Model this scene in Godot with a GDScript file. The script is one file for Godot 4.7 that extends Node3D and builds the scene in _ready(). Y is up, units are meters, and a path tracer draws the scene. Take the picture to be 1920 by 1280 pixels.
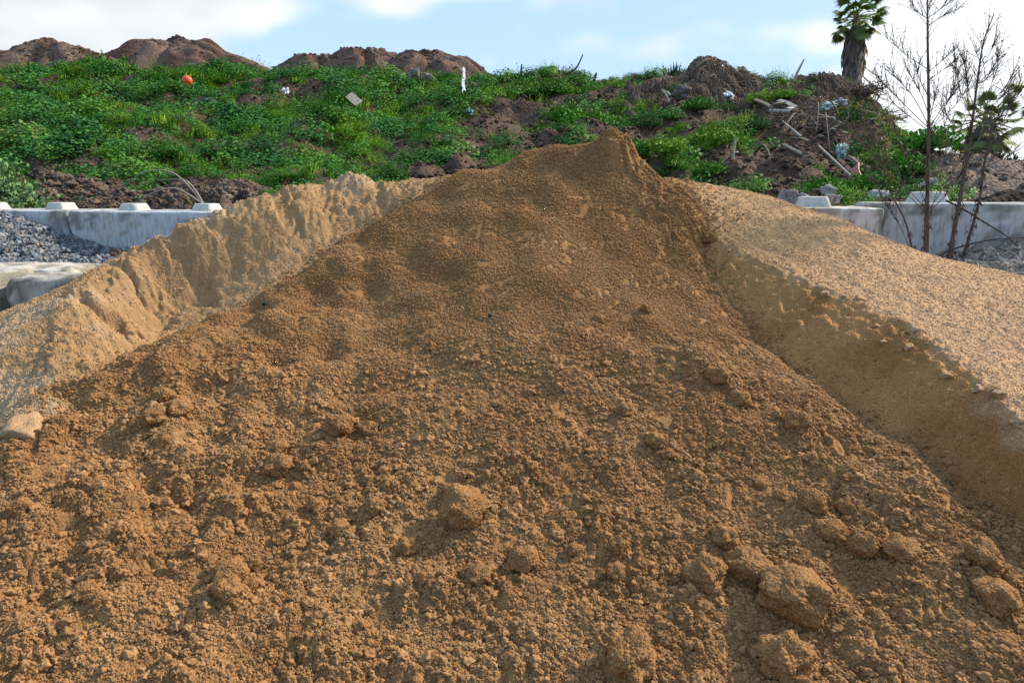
extends Node3D
# A landscaping yard: a heap of damp brown sand dumped into a scooped-out pale sand pile, a wall of concrete
# blocks behind it and an overgrown hillside of dumped soil beyond. x to the right, y up, -z away.

class MB:
	# collects triangles; every triangle is turned so that it faces along the given normal
	var v := PackedVector3Array()
	var n := PackedVector3Array()
	var c := PackedColorArray()
	var i := PackedInt32Array()
	var tint := Color(1, 1, 1)
	func add(p: Vector3, q: Vector3) -> int:
		v.append(p); n.append(q); c.append(tint)
		return v.size() - 1
	func tri(a: int, b: int, d: int) -> void:
		var w := n[a] + n[b] + n[d]
		if (v[b] - v[a]).cross(v[d] - v[a]).dot(w) > 0.0:
			i.append(a); i.append(d); i.append(b)
		else:
			i.append(a); i.append(b); i.append(d)
	func quad(a: int, b: int, d: int, e: int) -> void:
		tri(a, b, d); tri(a, d, e)
	func smooth() -> void:
		# normals from the faces, kept on the side they are on
		var s := PackedVector3Array(); s.resize(v.size())
		for k in range(0, i.size(), 3):
			var f := (v[i[k + 2]] - v[i[k]]).cross(v[i[k + 1]] - v[i[k]])
			s[i[k]] += f; s[i[k + 1]] += f; s[i[k + 2]] += f
		for k in v.size():
			n[k] = s[k].normalized() if s[k].length_squared() > 1e-20 else Vector3.UP
	func mesh(m: Material) -> ArrayMesh:
		var a := []; a.resize(Mesh.ARRAY_MAX)
		a[Mesh.ARRAY_VERTEX] = v; a[Mesh.ARRAY_NORMAL] = n; a[Mesh.ARRAY_COLOR] = c; a[Mesh.ARRAY_INDEX] = i
		var r := ArrayMesh.new()
		r.add_surface_from_arrays(Mesh.PRIMITIVE_TRIANGLES, a)
		r.surface_set_material(0, m)
		return r

class Copies:
	var b := PackedFloat32Array()
	var count := 0
	func add(t: Basis, o: Vector3, c: Color) -> void:
		b.append_array(PackedFloat32Array([t.x.x, t.y.x, t.z.x, o.x, t.x.y, t.y.y, t.z.y, o.y, t.x.z, t.y.z, t.z.z, o.z, c.r, c.g, c.b, 1.0]))
		count += 1

class Spline:
	# thin-plate surface through (x, distance, height) points
	var p: PackedVector3Array
	var w := PackedFloat64Array()
	func _init(points: PackedVector3Array, stiff: float) -> void:
		p = points
		var m := p.size()
		var s := m + 3
		var a := []
		for r in s:
			var row := PackedFloat64Array(); row.resize(s + 1)
			if r < m:
				for q in m:
					row[q] = kernel(p[r].x - p[q].x, p[r].y - p[q].y) + (stiff if r == q else 0.0)
				row[m] = 1.0; row[m + 1] = p[r].x; row[m + 2] = p[r].y; row[s] = p[r].z
			else:
				for q in m:
					row[q] = 1.0 if r == m else (p[q].x if r == m + 1 else p[q].y)
			a.append(row)
		for k in s:
			var best := k
			for r in range(k + 1, s):
				if absf(a[r][k]) > absf(a[best][k]): best = r
			var swap = a[k]; a[k] = a[best]; a[best] = swap
			var pivot: PackedFloat64Array = a[k]
			for r in range(k + 1, s):
				var row: PackedFloat64Array = a[r]
				var f := row[k] / pivot[k]
				if f == 0.0: continue
				for q in range(k, s + 1): row[q] -= f * pivot[q]
				a[r] = row
		w.resize(s)
		for k in range(s - 1, -1, -1):
			var row: PackedFloat64Array = a[k]
			var t := row[s]
			for q in range(k + 1, s): t -= row[q] * w[q]
			w[k] = t / row[k]
	func kernel(dx: float, dy: float) -> float:
		var d := dx * dx + dy * dy
		return 0.0 if d < 1e-12 else 0.5 * d * log(d)
	func at(x: float, y: float) -> float:
		var m := p.size()
		var t := w[m] + w[m + 1] * x + w[m + 2] * y
		for k in m:
			var dx := p[k].x - x
			var dy := p[k].y - y
			var d := dx * dx + dy * dy
			if d > 1e-12: t += w[k] * 0.5 * d * log(d)
		return t

var rng := RandomNumberGenerator.new()
var names := {}
var turns: Array[Basis] = []

# ------------------------------------------------------------------ helpers
func numbered(called: String) -> String:
	if not names.has(called):
		names[called] = 0
		return called
	names[called] += 1
	return "%s_%03d" % [called, names[called]]

func tag(o: Node3D, label: String, category: String, group := "") -> Node3D:
	o.set_meta("label", label); o.set_meta("category", category)
	if group: o.set_meta("group", group)
	return o

func thing(called: String, label: String, category: String, at: Vector3, group := "") -> Node3D:
	var o := Node3D.new()
	o.name = numbered(called); add_child(o); o.position = at
	return tag(o, label, category, group)

func put(called: String, mesh: Mesh, parent: Node = self, kind := "") -> MeshInstance3D:
	var o := MeshInstance3D.new()
	o.mesh = mesh
	o.name = numbered(called) if parent == self else called
	parent.add_child(o, true)
	if kind: o.set_meta("kind", kind)
	return o

func copies(called: String, mesh: Mesh, set_: Copies, parent: Node = self) -> void:
	var m := MultiMesh.new()
	m.transform_format = MultiMesh.TRANSFORM_3D
	m.use_colors = true
	m.mesh = mesh
	m.instance_count = set_.count
	m.buffer = set_.b
	var o := MultiMeshInstance3D.new()
	o.multimesh = m
	o.name = numbered(called) if parent == self else called
	parent.add_child(o, true)
	o.set_meta("kind", "stuff")

func simplex(scale_: float, seed_: int, octaves := 1) -> FastNoiseLite:
	var f := FastNoiseLite.new()
	f.noise_type = FastNoiseLite.TYPE_SIMPLEX
	f.seed = seed_; f.frequency = scale_
	f.fractal_type = FastNoiseLite.FRACTAL_FBM if octaves > 1 else FastNoiseLite.FRACTAL_NONE
	f.fractal_octaves = octaves
	return f

func ramp(stops: Array) -> Gradient:
	var g := Gradient.new()
	var o := PackedFloat32Array(); var c := PackedColorArray()
	for s in stops:
		o.append(s[0]); c.append(s[1])
	g.offsets = o; g.colors = c
	return g

func grey(x: float) -> Color:
	return Color(x, x, x)

func noise_picture(size: int, noise: FastNoiseLite, stops: Array) -> NoiseTexture2D:
	var t := NoiseTexture2D.new()
	t.width = size; t.height = size; t.seamless = true; t.noise = noise
	if stops: t.color_ramp = ramp(stops)
	return t

func cells(freq: float, seed_: int, kind: int) -> FastNoiseLite:
	var f := FastNoiseLite.new()
	f.noise_type = FastNoiseLite.TYPE_CELLULAR
	f.seed = seed_; f.frequency = freq
	f.cellular_return_type = kind as FastNoiseLite.CellularReturnType
	f.fractal_type = FastNoiseLite.FRACTAL_NONE
	return f

func stuff_material(rough := 0.95) -> StandardMaterial3D:
	var m := StandardMaterial3D.new()
	m.roughness = rough; m.metallic_specular = 0.25
	m.vertex_color_use_as_albedo = true
	return m

func grain(m: StandardMaterial3D, albedo: Texture2D, relief: Texture2D, scale_: Vector3, centimetres: float) -> StandardMaterial3D:
	m.uv1_triplanar = true; m.uv1_world_triplanar = true; m.uv1_scale = scale_
	if albedo: m.albedo_texture = albedo
	if relief:
		m.heightmap_enabled = true; m.heightmap_texture = relief; m.heightmap_scale = centimetres
	return m

func painted(c: Color, rough := 0.7) -> StandardMaterial3D:
	var m := StandardMaterial3D.new()
	m.albedo_color = c; m.roughness = rough
	return m

func leafy(rough: float, through: Color) -> StandardMaterial3D:
	var m := stuff_material(rough)
	m.cull_mode = BaseMaterial3D.CULL_DISABLED
	m.metallic_specular = 0.22
	m.backlight_enabled = true; m.backlight = through
	return m

func tube(b: MB, pts: Array, r0: float, r1: float, sides := 6, wobble := 0.0) -> void:
	var last := pts.size() - 1
	var rings := []
	var side := Vector3.RIGHT
	for k in pts.size():
		var d: Vector3 = ((pts[mini(k + 1, last)] as Vector3) - (pts[maxi(k - 1, 0)] as Vector3)).normalized()
		side = (side - d * side.dot(d))
		side = side.normalized() if side.length() > 0.01 else d.cross(Vector3(0.3, 0.2, 0.9)).normalized()
		var up := d.cross(side)
		var r := lerpf(r0, r1, float(k) / maxf(last, 1))
		var ring := PackedInt32Array()
		for s in sides:
			var q := side * cos(TAU * s / sides) + up * sin(TAU * s / sides)
			ring.append(b.add((pts[k] as Vector3) + q * r * (1.0 + wobble * rng.randf_range(-1, 1)), q))
		rings.append(ring)
	for k in last:
		for s in sides:
			var t := (s + 1) % sides
			b.quad(rings[k][s], rings[k][t], rings[k + 1][t], rings[k + 1][s])
	for end in [0, last]:
		var d: Vector3 = ((pts[end] as Vector3) - (pts[1 if end == 0 else last - 1] as Vector3)).normalized()
		var mid := b.add(pts[end], d)
		var ring := PackedInt32Array()
		for s in sides: ring.append(b.add(b.v[rings[end][s]], d))
		for s in sides: b.tri(mid, ring[s], ring[(s + 1) % sides])

func curve(a: Array, steps: int) -> Array:
	# a smooth line through the given points
	var out := []
	for k in a.size() - 1:
		var p0: Vector3 = a[maxi(k - 1, 0)]
		var p1: Vector3 = a[k]
		var p2: Vector3 = a[k + 1]
		var p3: Vector3 = a[mini(k + 2, a.size() - 1)]
		for s in steps: out.append(p1.cubic_interpolate(p2, p0, p3, float(s) / steps))
	out.append(a[-1])
	return out

func ball(sub: int) -> Array:
	var t := (1.0 + sqrt(5.0)) / 2.0
	var v := PackedVector3Array([Vector3(-1, t, 0), Vector3(1, t, 0), Vector3(-1, -t, 0), Vector3(1, -t, 0), Vector3(0, -1, t), Vector3(0, 1, t), Vector3(0, -1, -t), Vector3(0, 1, -t), Vector3(t, 0, -1), Vector3(t, 0, 1), Vector3(-t, 0, -1), Vector3(-t, 0, 1)])
	for k in v.size(): v[k] = v[k].normalized()
	var f := PackedInt32Array([0, 11, 5, 0, 5, 1, 0, 1, 7, 0, 7, 10, 0, 10, 11, 1, 5, 9, 5, 11, 4, 11, 10, 2, 10, 7, 6, 7, 1, 8, 3, 9, 4, 3, 4, 2, 3, 2, 6, 3, 6, 8, 3, 8, 9, 4, 9, 5, 2, 4, 11, 6, 2, 10, 8, 6, 7, 9, 8, 1])
	for s in sub:
		var mids := {}
		var g := PackedInt32Array()
		for k in range(0, f.size(), 3):
			var e := [f[k], f[k + 1], f[k + 2]]
			var m := []
			for q in 3:
				var a: int = mini(e[q], e[(q + 1) % 3])
				var z: int = maxi(e[q], e[(q + 1) % 3])
				var key := a * 100000 + z
				if not mids.has(key):
					mids[key] = v.size()
					v.append((v[a] + v[z]).normalized())
				m.append(mids[key])
			g.append_array(PackedInt32Array([e[0], m[0], m[2], e[1], m[1], m[0], e[2], m[2], m[1], m[0], m[1], m[2]]))
		f = g
	return [v, f]

func lump(sub: int, seed_: int, coarse: float, fine: float, angular: float, m: Material, squash := Vector3.ONE, tint := Color(1, 1, 1), faceted := false) -> ArrayMesh:
	# a stone or clod of radius about one; angular cuts flat facets into it
	var q := ball(sub)
	var b := MB.new()
	b.tint = tint
	var f1 := simplex(0.9, seed_); var f2 := simplex(2.6, seed_ + 7); var f3 := simplex(7.5, seed_ + 13); var f4 := simplex(19.0, seed_ + 17)
	var r := RandomNumberGenerator.new(); r.seed = seed_ * 77 + 5
	var cuts := []
	for k in 9: cuts.append([Vector3(r.randfn(), r.randfn(), r.randfn()).normalized(), r.randf_range(0.62, 0.95)])
	for p: Vector3 in q[0]:
		var d := 1.0 + coarse * f1.get_noise_3dv(p) + coarse * 0.5 * (absf(f2.get_noise_3dv(p)) - 0.25) + fine * (absf(f3.get_noise_3dv(p)) - 0.25) + fine * 0.6 * absf(f4.get_noise_3dv(p))
		var at := p * d
		for cut in cuts:
			var over: float = at.dot(cut[0]) - float(cut[1])
			if over > 0.0: at -= (cut[0] as Vector3) * over * angular
		b.add(at * squash, p)
	b.i = q[1]
	for k in range(0, b.i.size(), 3):
		if (b.v[b.i[k + 1]] - b.v[b.i[k]]).cross(b.v[b.i[k + 2]] - b.v[b.i[k]]).dot(b.n[b.i[k]]) > 0.0:
			var s := b.i[k + 1]; b.i[k + 1] = b.i[k + 2]; b.i[k + 2] = s
	b.smooth()
	if faceted:
		var g := MB.new()
		g.tint = tint
		for k in range(0, b.i.size(), 3):
			var w := (b.v[b.i[k + 2]] - b.v[b.i[k]]).cross(b.v[b.i[k + 1]] - b.v[b.i[k]]).normalized()
			for e in 3: g.i.append(g.add(b.v[b.i[k + e]], w))
		return g.mesh(m)
	return b.mesh(m)

func spin(r: RandomNumberGenerator) -> Basis:
	return turns[r.randi() % turns.size()]

# ------------------------------------------------------------------ the shape of the sand
const GX0 := -4.6
const GSTEP := 0.05
const GNX := 185
const GNY := 102
var gO := PackedFloat32Array()   # outside of the old pile
var gS := PackedFloat32Array()   # floor of the scoop taken out of it
var gN := PackedFloat32Array()   # fresh heap
var gR := PackedFloat32Array()   # distance to the rim of the scoop, positive outside
var nLow := simplex(0.9, 3, 2); var nA := simplex(3.2, 4); var nB := simplex(6.5, 5); var nC := simplex(17.0, 6); var nD := simplex(46.0, 7); var nE := simplex(120.0, 8)
var nSlab := cells(4.2, 14, FastNoiseLite.RETURN_CELL_VALUE); var nW := simplex(3.5, 9, 2); var nF := simplex(1.0, 10); var nP := simplex(1.7, 12, 3)
var gullies := [[Vector2(-2.05, 3.12), Vector2(-1.75, 3.02), 0.05], [Vector2(-2.03, 3.5), Vector2(-1.7, 3.3), 0.035], [Vector2(-1.86, 3.74), Vector2(-1.55, 3.45), 0.04], [Vector2(-1.72, 3.86), Vector2(-1.45, 3.62), 0.025], [Vector2(-1.38, 4.05), Vector2(-1.2, 3.8), 0.03], [Vector2(-0.82, 4.27), Vector2(-0.75, 4.05), 0.03], [Vector2(-1.14, 4.17), Vector2(-1.08, 4.0), 0.02]]
var outO := 0.0
var outN := 0.0

func grid(g: PackedFloat32Array, k: int, fx: float, fy: float) -> float:
	return lerpf(lerpf(g[k], g[k + 1], fx), lerpf(g[k + GNX], g[k + GNX + 1], fx), fy)

func sand(x: float, d: float) -> void:
	# leaves the height of the old pile in outO and of the fresh heap in outN
	var gx := clampf((x - GX0) / GSTEP, 0.0, GNX - 1.001)
	var gy := clampf((d - 0.1) / GSTEP, 0.0, GNY - 1.001)
	var k := int(gy) * GNX + int(gx)
	var fx := gx - floorf(gx)
	var fy := gy - floorf(gy)
	var b := nB.get_noise_2d(x, d)
	var c := nC.get_noise_2d(x, d)
	var e := nD.get_noise_2d(x, d)
	var g := nE.get_noise_2d(x, d)
	# old pile
	var o := grid(gO, k, fx, fy)
	var f := minf(grid(gS, k, fx, fy), o)
	var away := grid(gR, k, fx, fy)
	var right := smoothstep(-0.3, 0.4, x)
	var slab := nSlab.get_noise_2d(x + c * 0.02, d + b * 0.03)
	var w := lerpf(0.34, 0.13 + 0.23 * smoothstep(1.7, 2.8, d) - 0.22 * smoothstep(2.9, 3.5, d), right)
	var wob := nW.get_noise_2d(x, d) * lerpf(0.012, 0.014, right) + c * lerpf(0.002, 0.005, right) + slab * 0.010 * (1.0 - right)
	var m := clampf((away + wob + w) / w, 0.0, 1.0)
	m = lerpf(lerpf(m, m * m * (3.0 - 2.0 * m), 0.5), m, right * 0.8)
	var face := 1.0 - clampf(absf(m - 0.5) * 2.0, 0.0, 1.0)
	var h := lerpf(f, o, m)
	var crust := smoothstep(0.5, 1.0, m)
	h += b * lerpf(0.006, 0.005, right) + c * lerpf(0.0045, 0.003 + 0.004 * (1.0 - crust), right) + absf(e) * lerpf(0.006, 0.002 + 0.004 * (1.0 - crust), right) + g * lerpf(0.003, 0.001 + 0.001 * crust, right) + (1.0 - right) * lerpf(lerpf(-0.045, 0.02, smoothstep(-0.9, -1.3, x)), -0.035, smoothstep(-1.6, -1.9, x))
	if x < -0.6:
		# gullies where the bank has cracked and slid
		for q in gullies:
			var near := Vector2(x + c * 0.03, d + b * 0.04).distance_to(Geometry2D.get_closest_point_to_segment(Vector2(x, d), q[0], q[1]))
			if near < 0.09: h -= float(q[2]) * smoothstep(0.07, 0.015, near)
	h += right * (1.0 - crust) * nA.get_noise_2d(x * 0.7 + 7.0, d * 0.7) * 0.014
	h += slab * 0.012 * (1.0 - right) * m
	# the broken lip of the crust
	h += crust * smoothstep(0.12, 0.0, absf(away + wob)) * (0.005 + 0.009 * maxf(c, 0.0))
	# flutes down the left face
	h += face * (1.0 - right) * (0.006 * nA.get_noise_2d(d * 1.6 + x * 0.9, 40.0) + 0.002 * nB.get_noise_2d(d * 1.2 + x * 0.6, 9.0))
	var q := Vector2(x + 0.98, d - 4.28).length()
	h += 0.05 * smoothstep(0.2, 0.05, q)
	outO = h
	# fresh heap
	h = grid(gN, k, fx, fy)
	var rough := lerpf(0.22, 1.0, smoothstep(2.7, 1.7, d)) * (0.75 + 0.6 * nA.get_noise_2d(x, d + 30.0))
	h += nA.get_noise_2d(x, d) * 0.018 + 0.035 * smoothstep(-0.4, -1.0, x) * nW.get_noise_2d(x + 3.0, d)
	h += rough * ((absf(b) - 0.25) * 0.020 + (absf(c) - 0.25) * 0.014 + (absf(e) - 0.2) * 0.006) + g * 0.0018
	# slides running down from the top on the right
	var ax := x - 0.5
	var ay := 4.1 - d
	var rr := sqrt(ax * ax + ay * ay)
	var ang := atan2(ax, ay)
	h += smoothstep(0.1, 0.6, ang) * smoothstep(1.7, 0.9, rr) * smoothstep(0.05, 0.3, rr) * (nC.get_noise_2d(ang * 0.6 + b * 0.04, rr * 0.35 + 5.0) * 0.014)
	# knob at the very top
	q = Vector2((x - 0.585), (d - 3.9)).length()
	h += 0.085 * smoothstep(0.12, 0.05, q + c * 0.02)
	q = Vector2(x - 0.38, d - 3.92).length()
	h += 0.02 * smoothstep(0.25, 0.1, q)
	# scar of a slab that broke away on the right flank
	q = Vector2((x - 0.74) * 1.3, d - 2.5).length()
	h += 0.05 * smoothstep(0.26, 0.05, q + b * 0.05) - 0.03 * smoothstep(0.12, 0.02, Vector2(x - 0.62, d - 2.42).length() + c * 0.02)
	outN = h

func top(x: float, d: float) -> float:
	sand(x, d)
	return maxf(outO, outN)

func surf_normal(x: float, d: float, e := 0.03) -> Vector3:
	var a := top(x + e, d) - top(x - e, d)
	var b := top(x, d + e) - top(x, d - e)
	return Vector3(-a, 2.0 * e, b).normalized()

func prepare_sand() -> void:
	var old := PackedVector3Array([Vector3(-2.504, 3.3, 0.812), Vector3(-2.368, 3.4, 0.869), Vector3(-2.246, 3.5, 0.946), Vector3(-2.217, 3.6, 0.996), Vector3(-2.037, 3.7, 1.078), Vector3(-1.847, 3.8, 1.166), Vector3(-1.608, 3.95, 1.234), Vector3(-1.379, 4.1, 1.322), Vector3(-1.151, 4.2, 1.4), Vector3(-0.849, 4.3, 1.442), Vector3(-0.535, 4.4, 1.435),
		Vector3(-2.056, 3.2, 0.96), Vector3(-1.89, 2.8, 0.831), Vector3(-1.794, 2.5, 0.702), Vector3(-1.732, 2.25, 0.595), Vector3(-2.003, 2.6, 0.74), Vector3(1.1, 4.25, 1.4), Vector3(1.428, 4.25, 1.337), Vector3(1.721, 4.15, 1.238), Vector3(2.002, 4.05, 1.133), Vector3(2.245, 3.9, 1.009), Vector3(2.371, 3.85, 0.971), Vector3(2.548, 3.75, 0.952), Vector3(2.746, 3.65, 0.905),
		Vector3(0.99, 3.45, 1.091), Vector3(1.368, 3, 0.937), Vector3(1.507, 2.8, 0.876), Vector3(1.559, 2.5, 0.805), Vector3(1.552, 2.12, 0.711), Vector3(1.539, 1.95, 0.662), Vector3(1.996, 2.6, 0.783), Vector3(1.988, 3, 0.89), Vector3(-2.7, 2.4, 0.35), Vector3(-2.5, 1.8, 0.22), Vector3(-1.5, 1.5, 0.38), Vector3(-3, 3.2, 0.42), Vector3(-2.6, 4, 0.72), Vector3(-1.9, 4.7, 0.85), Vector3(-0.8, 4.9, 1.15), Vector3(0.4, 4.75, 1.2), Vector3(1.4, 4.55, 1.2),
		Vector3(2.2, 4.3, 0.9), Vector3(3.2, 3.9, 0.78), Vector3(2.9, 3, 0.75), Vector3(2.6, 2, 0.55), Vector3(1.5, 1.4, 0.5), Vector3(2.2, 1, 0.3), Vector3(1.2, 0.6, 0.1), Vector3(0.3, 4.3, 1.5), Vector3(4.5, 3.5, 0.25), Vector3(4.3, 2, 0.1), Vector3(-4.2, 3.2, 0.0), Vector3(-4, 2, -0.05)])
	var floor_ := PackedVector3Array([Vector3(1.006, 3.5, 1.06), Vector3(1.06, 3.2, 0.859), Vector3(1.096, 2.85, 0.705), Vector3(1.256, 2.4, 0.566), Vector3(1.35, 2.05, 0.483), Vector3(1.401, 1.75, 0.419), Vector3(-0.343, 4.1, 1.399), Vector3(-0.598, 3.9, 1.265), Vector3(-0.8, 3.75, 1.14), Vector3(-1.03, 3.6, 0.99), Vector3(-1.25, 3.4, 0.83),
		Vector3(-1.64, 3.15, 0.66), Vector3(-1.74, 2.65, 0.6), Vector3(-1.65, 2.22, 0.55), Vector3(-1.189, 3.85, 1.149), Vector3(-0.808, 4.05, 1.246), Vector3(-1.62, 3.75, 0.95), Vector3(-1.72, 3.5, 0.77), Vector3(-1.85, 3.3, 0.72), Vector3(-1.8, 2.85, 0.63), Vector3(0, 3.5, 0.8), Vector3(0, 2.5, 0.5), Vector3(-0.8, 2.5, 0.45), Vector3(0.6, 2.5, 0.5), Vector3(0, 1.5, 0.2), Vector3(0.8, 1.5, 0.25), Vector3(-1, 1.5, 0.25)])
	var heap := PackedVector3Array([Vector3(-0.347, 4.15, 1.445), Vector3(-0.092, 4.05, 1.497), Vector3(0.119, 3.95, 1.557), Vector3(0.353, 3.9, 1.568), Vector3(0.529, 3.9, 1.58), Vector3(0.718, 3.95, 1.515), Vector3(0.903, 3.95, 1.382), Vector3(-0.598, 3.9, 1.265), Vector3(-0.8, 3.7, 1.157), Vector3(-1.01, 3.5, 1.006), Vector3(-1.186, 3.2, 0.859), Vector3(-1.507, 2.9, 0.718), Vector3(-1.662, 2.5, 0.639), Vector3(-1.642, 2.22, 0.567), Vector3(-1.614, 2.02, 0.514),
		Vector3(1.006, 3.5, 1.06), Vector3(1.06, 3.2, 0.859), Vector3(1.096, 2.85, 0.705), Vector3(1.256, 2.4, 0.566), Vector3(1.35, 2.05, 0.483), Vector3(1.401, 1.75, 0.419), Vector3(0, 3.6, 1.299), Vector3(0, 3.3, 1.128), Vector3(0, 2.95, 0.944), Vector3(0, 2.62, 0.779), Vector3(0, 2.3, 0.618), Vector3(0, 1.97, 0.482), Vector3(-0.636, 3.1, 0.874), Vector3(-0.536, 2.55, 0.668), Vector3(-0.882, 2.35, 0.602), Vector3(-1.088, 1.97, 0.482), Vector3(0.531, 3.65, 1.298), Vector3(0.624, 3.35, 1.098),
		Vector3(0.559, 2.95, 0.897), Vector3(0.701, 2.75, 0.795), Vector3(0.451, 2.3, 0.618), Vector3(0.56, 1.97, 0.482), Vector3(0.843, 1.85, 0.451), Vector3(0.913, 1.66, 0.389), Vector3(-1.103, 1.28, 0.318), Vector3(-0.569, 1.32, 0.286), Vector3(0, 1.34, 0.27), Vector3(0.573, 1.33, 0.278), Vector3(1.103, 1.28, 0.318), Vector3(-1.323, 1.6, 0.409), Vector3(-0.451, 1.63, 0.36), Vector3(-1.5, 0.8, 0.06), Vector3(0, 0.8, 0.09), Vector3(1.5, 0.8, 0.06), Vector3(0, 0.3, -0.02), Vector3(-2.2, 1.4, 0.18), Vector3(1.8, 1.4, 0.2),
		Vector3(-2.2, 2.3, 0.25), Vector3(-2.1, 3.3, 0.4), Vector3(-1.4, 4.2, 0.8), Vector3(-1.0, 3.92, 0.98), Vector3(-1.22, 3.68, 0.82), Vector3(-1.42, 3.4, 0.66), Vector3(-1.72, 3.05, 0.54), Vector3(-1.88, 2.6, 0.45), Vector3(-0.5, 4.6, 1.15), Vector3(0.5, 4.6, 1.2), Vector3(0.80, 3.72, 1.375), Vector3(0.92, 3.6, 1.235), Vector3(1.22, 4.05, 1.27), Vector3(1.2, 3.65, 1.09), Vector3(1.32, 3.3, 0.84), Vector3(1.55, 3, 0.55), Vector3(1.6, 2, 0.3)])
	var rim := PackedVector2Array([Vector2(-1.6, 0.1), Vector2(-1.62, 1.6), Vector2(-1.67, 2.1), Vector2(-1.732, 2.25), Vector2(-1.794, 2.5), Vector2(-1.89, 2.8), Vector2(-2.057, 3.2), Vector2(-2.02, 3.62), Vector2(-1.823, 3.75), Vector2(-1.588, 3.9), Vector2(-1.363, 4.05), Vector2(-1.138, 4.15), Vector2(-0.84, 4.25), Vector2(-0.529, 4.35), Vector2(0.2, 4.4), Vector2(1.02, 4.2),
		Vector2(1.02, 3.75), Vector2(1.08, 3.45), Vector2(1.368, 3.0), Vector2(1.507, 2.8), Vector2(1.559, 2.5), Vector2(1.552, 2.12), Vector2(1.539, 1.95), Vector2(1.53, 1.0), Vector2(1.5, 0.1)])
	var so := Spline.new(old, 0.0005)
	var ss := Spline.new(floor_, 0.0005)
	var sn := Spline.new(heap, 0.0005)
	gO.resize(GNX * GNY); gS.resize(GNX * GNY); gN.resize(GNX * GNY); gR.resize(GNX * GNY)
	for j in GNY:
		for k in GNX:
			var x := GX0 + k * GSTEP
			var d := 0.1 + j * GSTEP
			var a := j * GNX + k
			gO[a] = so.at(x, d)
			gS[a] = ss.at(x, d) if absf(x) < 2.4 else 0.0
			gN[a] = sn.at(x, d) if absf(x) < 3.0 else -1.0
			var near := 9.0
			var p := Vector2(x, d)
			for s in rim.size():
				near = minf(near, p.distance_to(Geometry2D.get_closest_point_to_segment(p, rim[s], rim[(s + 1) % rim.size()])))
			gR[a] = -near if Geometry2D.is_point_in_polygon(p, rim) else near

const BROWN := Color(0.365, 0.202, 0.090)
const TAN := Color(0.52, 0.335, 0.180)

func build_sand(mat_heap: Material, mat_old: Material) -> void:
	var nu := 1080
	var nr := 620
	var d0 := 0.62
	var hO := PackedFloat32Array(); var hN := PackedFloat32Array()
	hO.resize(nu * nr); hN.resize(nu * nr)
	var dist := PackedFloat32Array(); dist.resize(nr)
	var wide := PackedFloat32Array(); wide.resize(nr)
	for j in nr:
		var d := d0 * pow(5.15 / d0, float(j) / (nr - 1))
		dist[j] = d
		wide[j] = minf(1.12 * d + 0.25, 4.5)
		for k in nu:
			sand((2.0 * k / (nu - 1) - 1.0) * wide[j], d)
			hO[j * nu + k] = outO; hN[j * nu + k] = outN
	for which in 2:
		var h := hN if which == 0 else hO
		var other := hO if which == 0 else hN
		var b := MB.new()
		var at := PackedInt32Array(); at.resize(nu * nr); at.fill(-1)
		var use := PackedByteArray(); use.resize(nu * nr)
		for a in nu * nr: use[a] = 1 if h[a] > other[a] - 0.03 and h[a] > -0.08 else 0
		for j in range(0, nr - 1):
			for k in nu - 1:
				var a := j * nu + k
				if use[a] + use[a + 1] + use[a + nu] + use[a + nu + 1] == 0: continue
				for q in [a, a + 1, a + nu, a + nu + 1]:
					if at[q] < 0:
						var jj: int = q / nu
						var kk: int = q % nu
						var step := 2.0 * wide[jj] / (nu - 1)
						var x := -wide[jj] + kk * step
						var d := dist[jj]
						var l := h[q - 1] if kk > 0 else h[q]
						var r := h[q + 1] if kk < nu - 1 else h[q]
						var f := h[q - nu] if jj > 0 else h[q]
						var g := h[q + nu] if jj < nr - 1 else h[q]
						var dd := dist[mini(jj + 1, nr - 1)] - dist[maxi(jj - 1, 0)]
						at[q] = b.v.size()
						b.v.append(Vector3(x, h[q], -d))
						b.n.append(Vector3(-(r - l) / (2.0 * step), 1.0, (g - f) / dd).normalized())
						b.c.append(sand_color(x, d, which))
				b.i.append(at[a]); b.i.append(at[a + nu]); b.i.append(at[a + 1])
				b.i.append(at[a + 1]); b.i.append(at[a + nu]); b.i.append(at[a + nu + 1])
		if which == 0:
			var o := thing("sand_heap", "large heap of damp brown sand with a small knob at its peak, filling the foreground", "sand heap", Vector3.ZERO)
			put("slope", b.mesh(mat_heap), o)
			heap_thing = o
		else:
			var o := thing("sand_pile", "older pale tan sand pile behind the brown heap, with a scooped and broken rim", "sand pile", Vector3.ZERO)
			put("bank", b.mesh(mat_old), o)
			pile_thing = o

var heap_thing: Node3D
var pile_thing: Node3D

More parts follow.
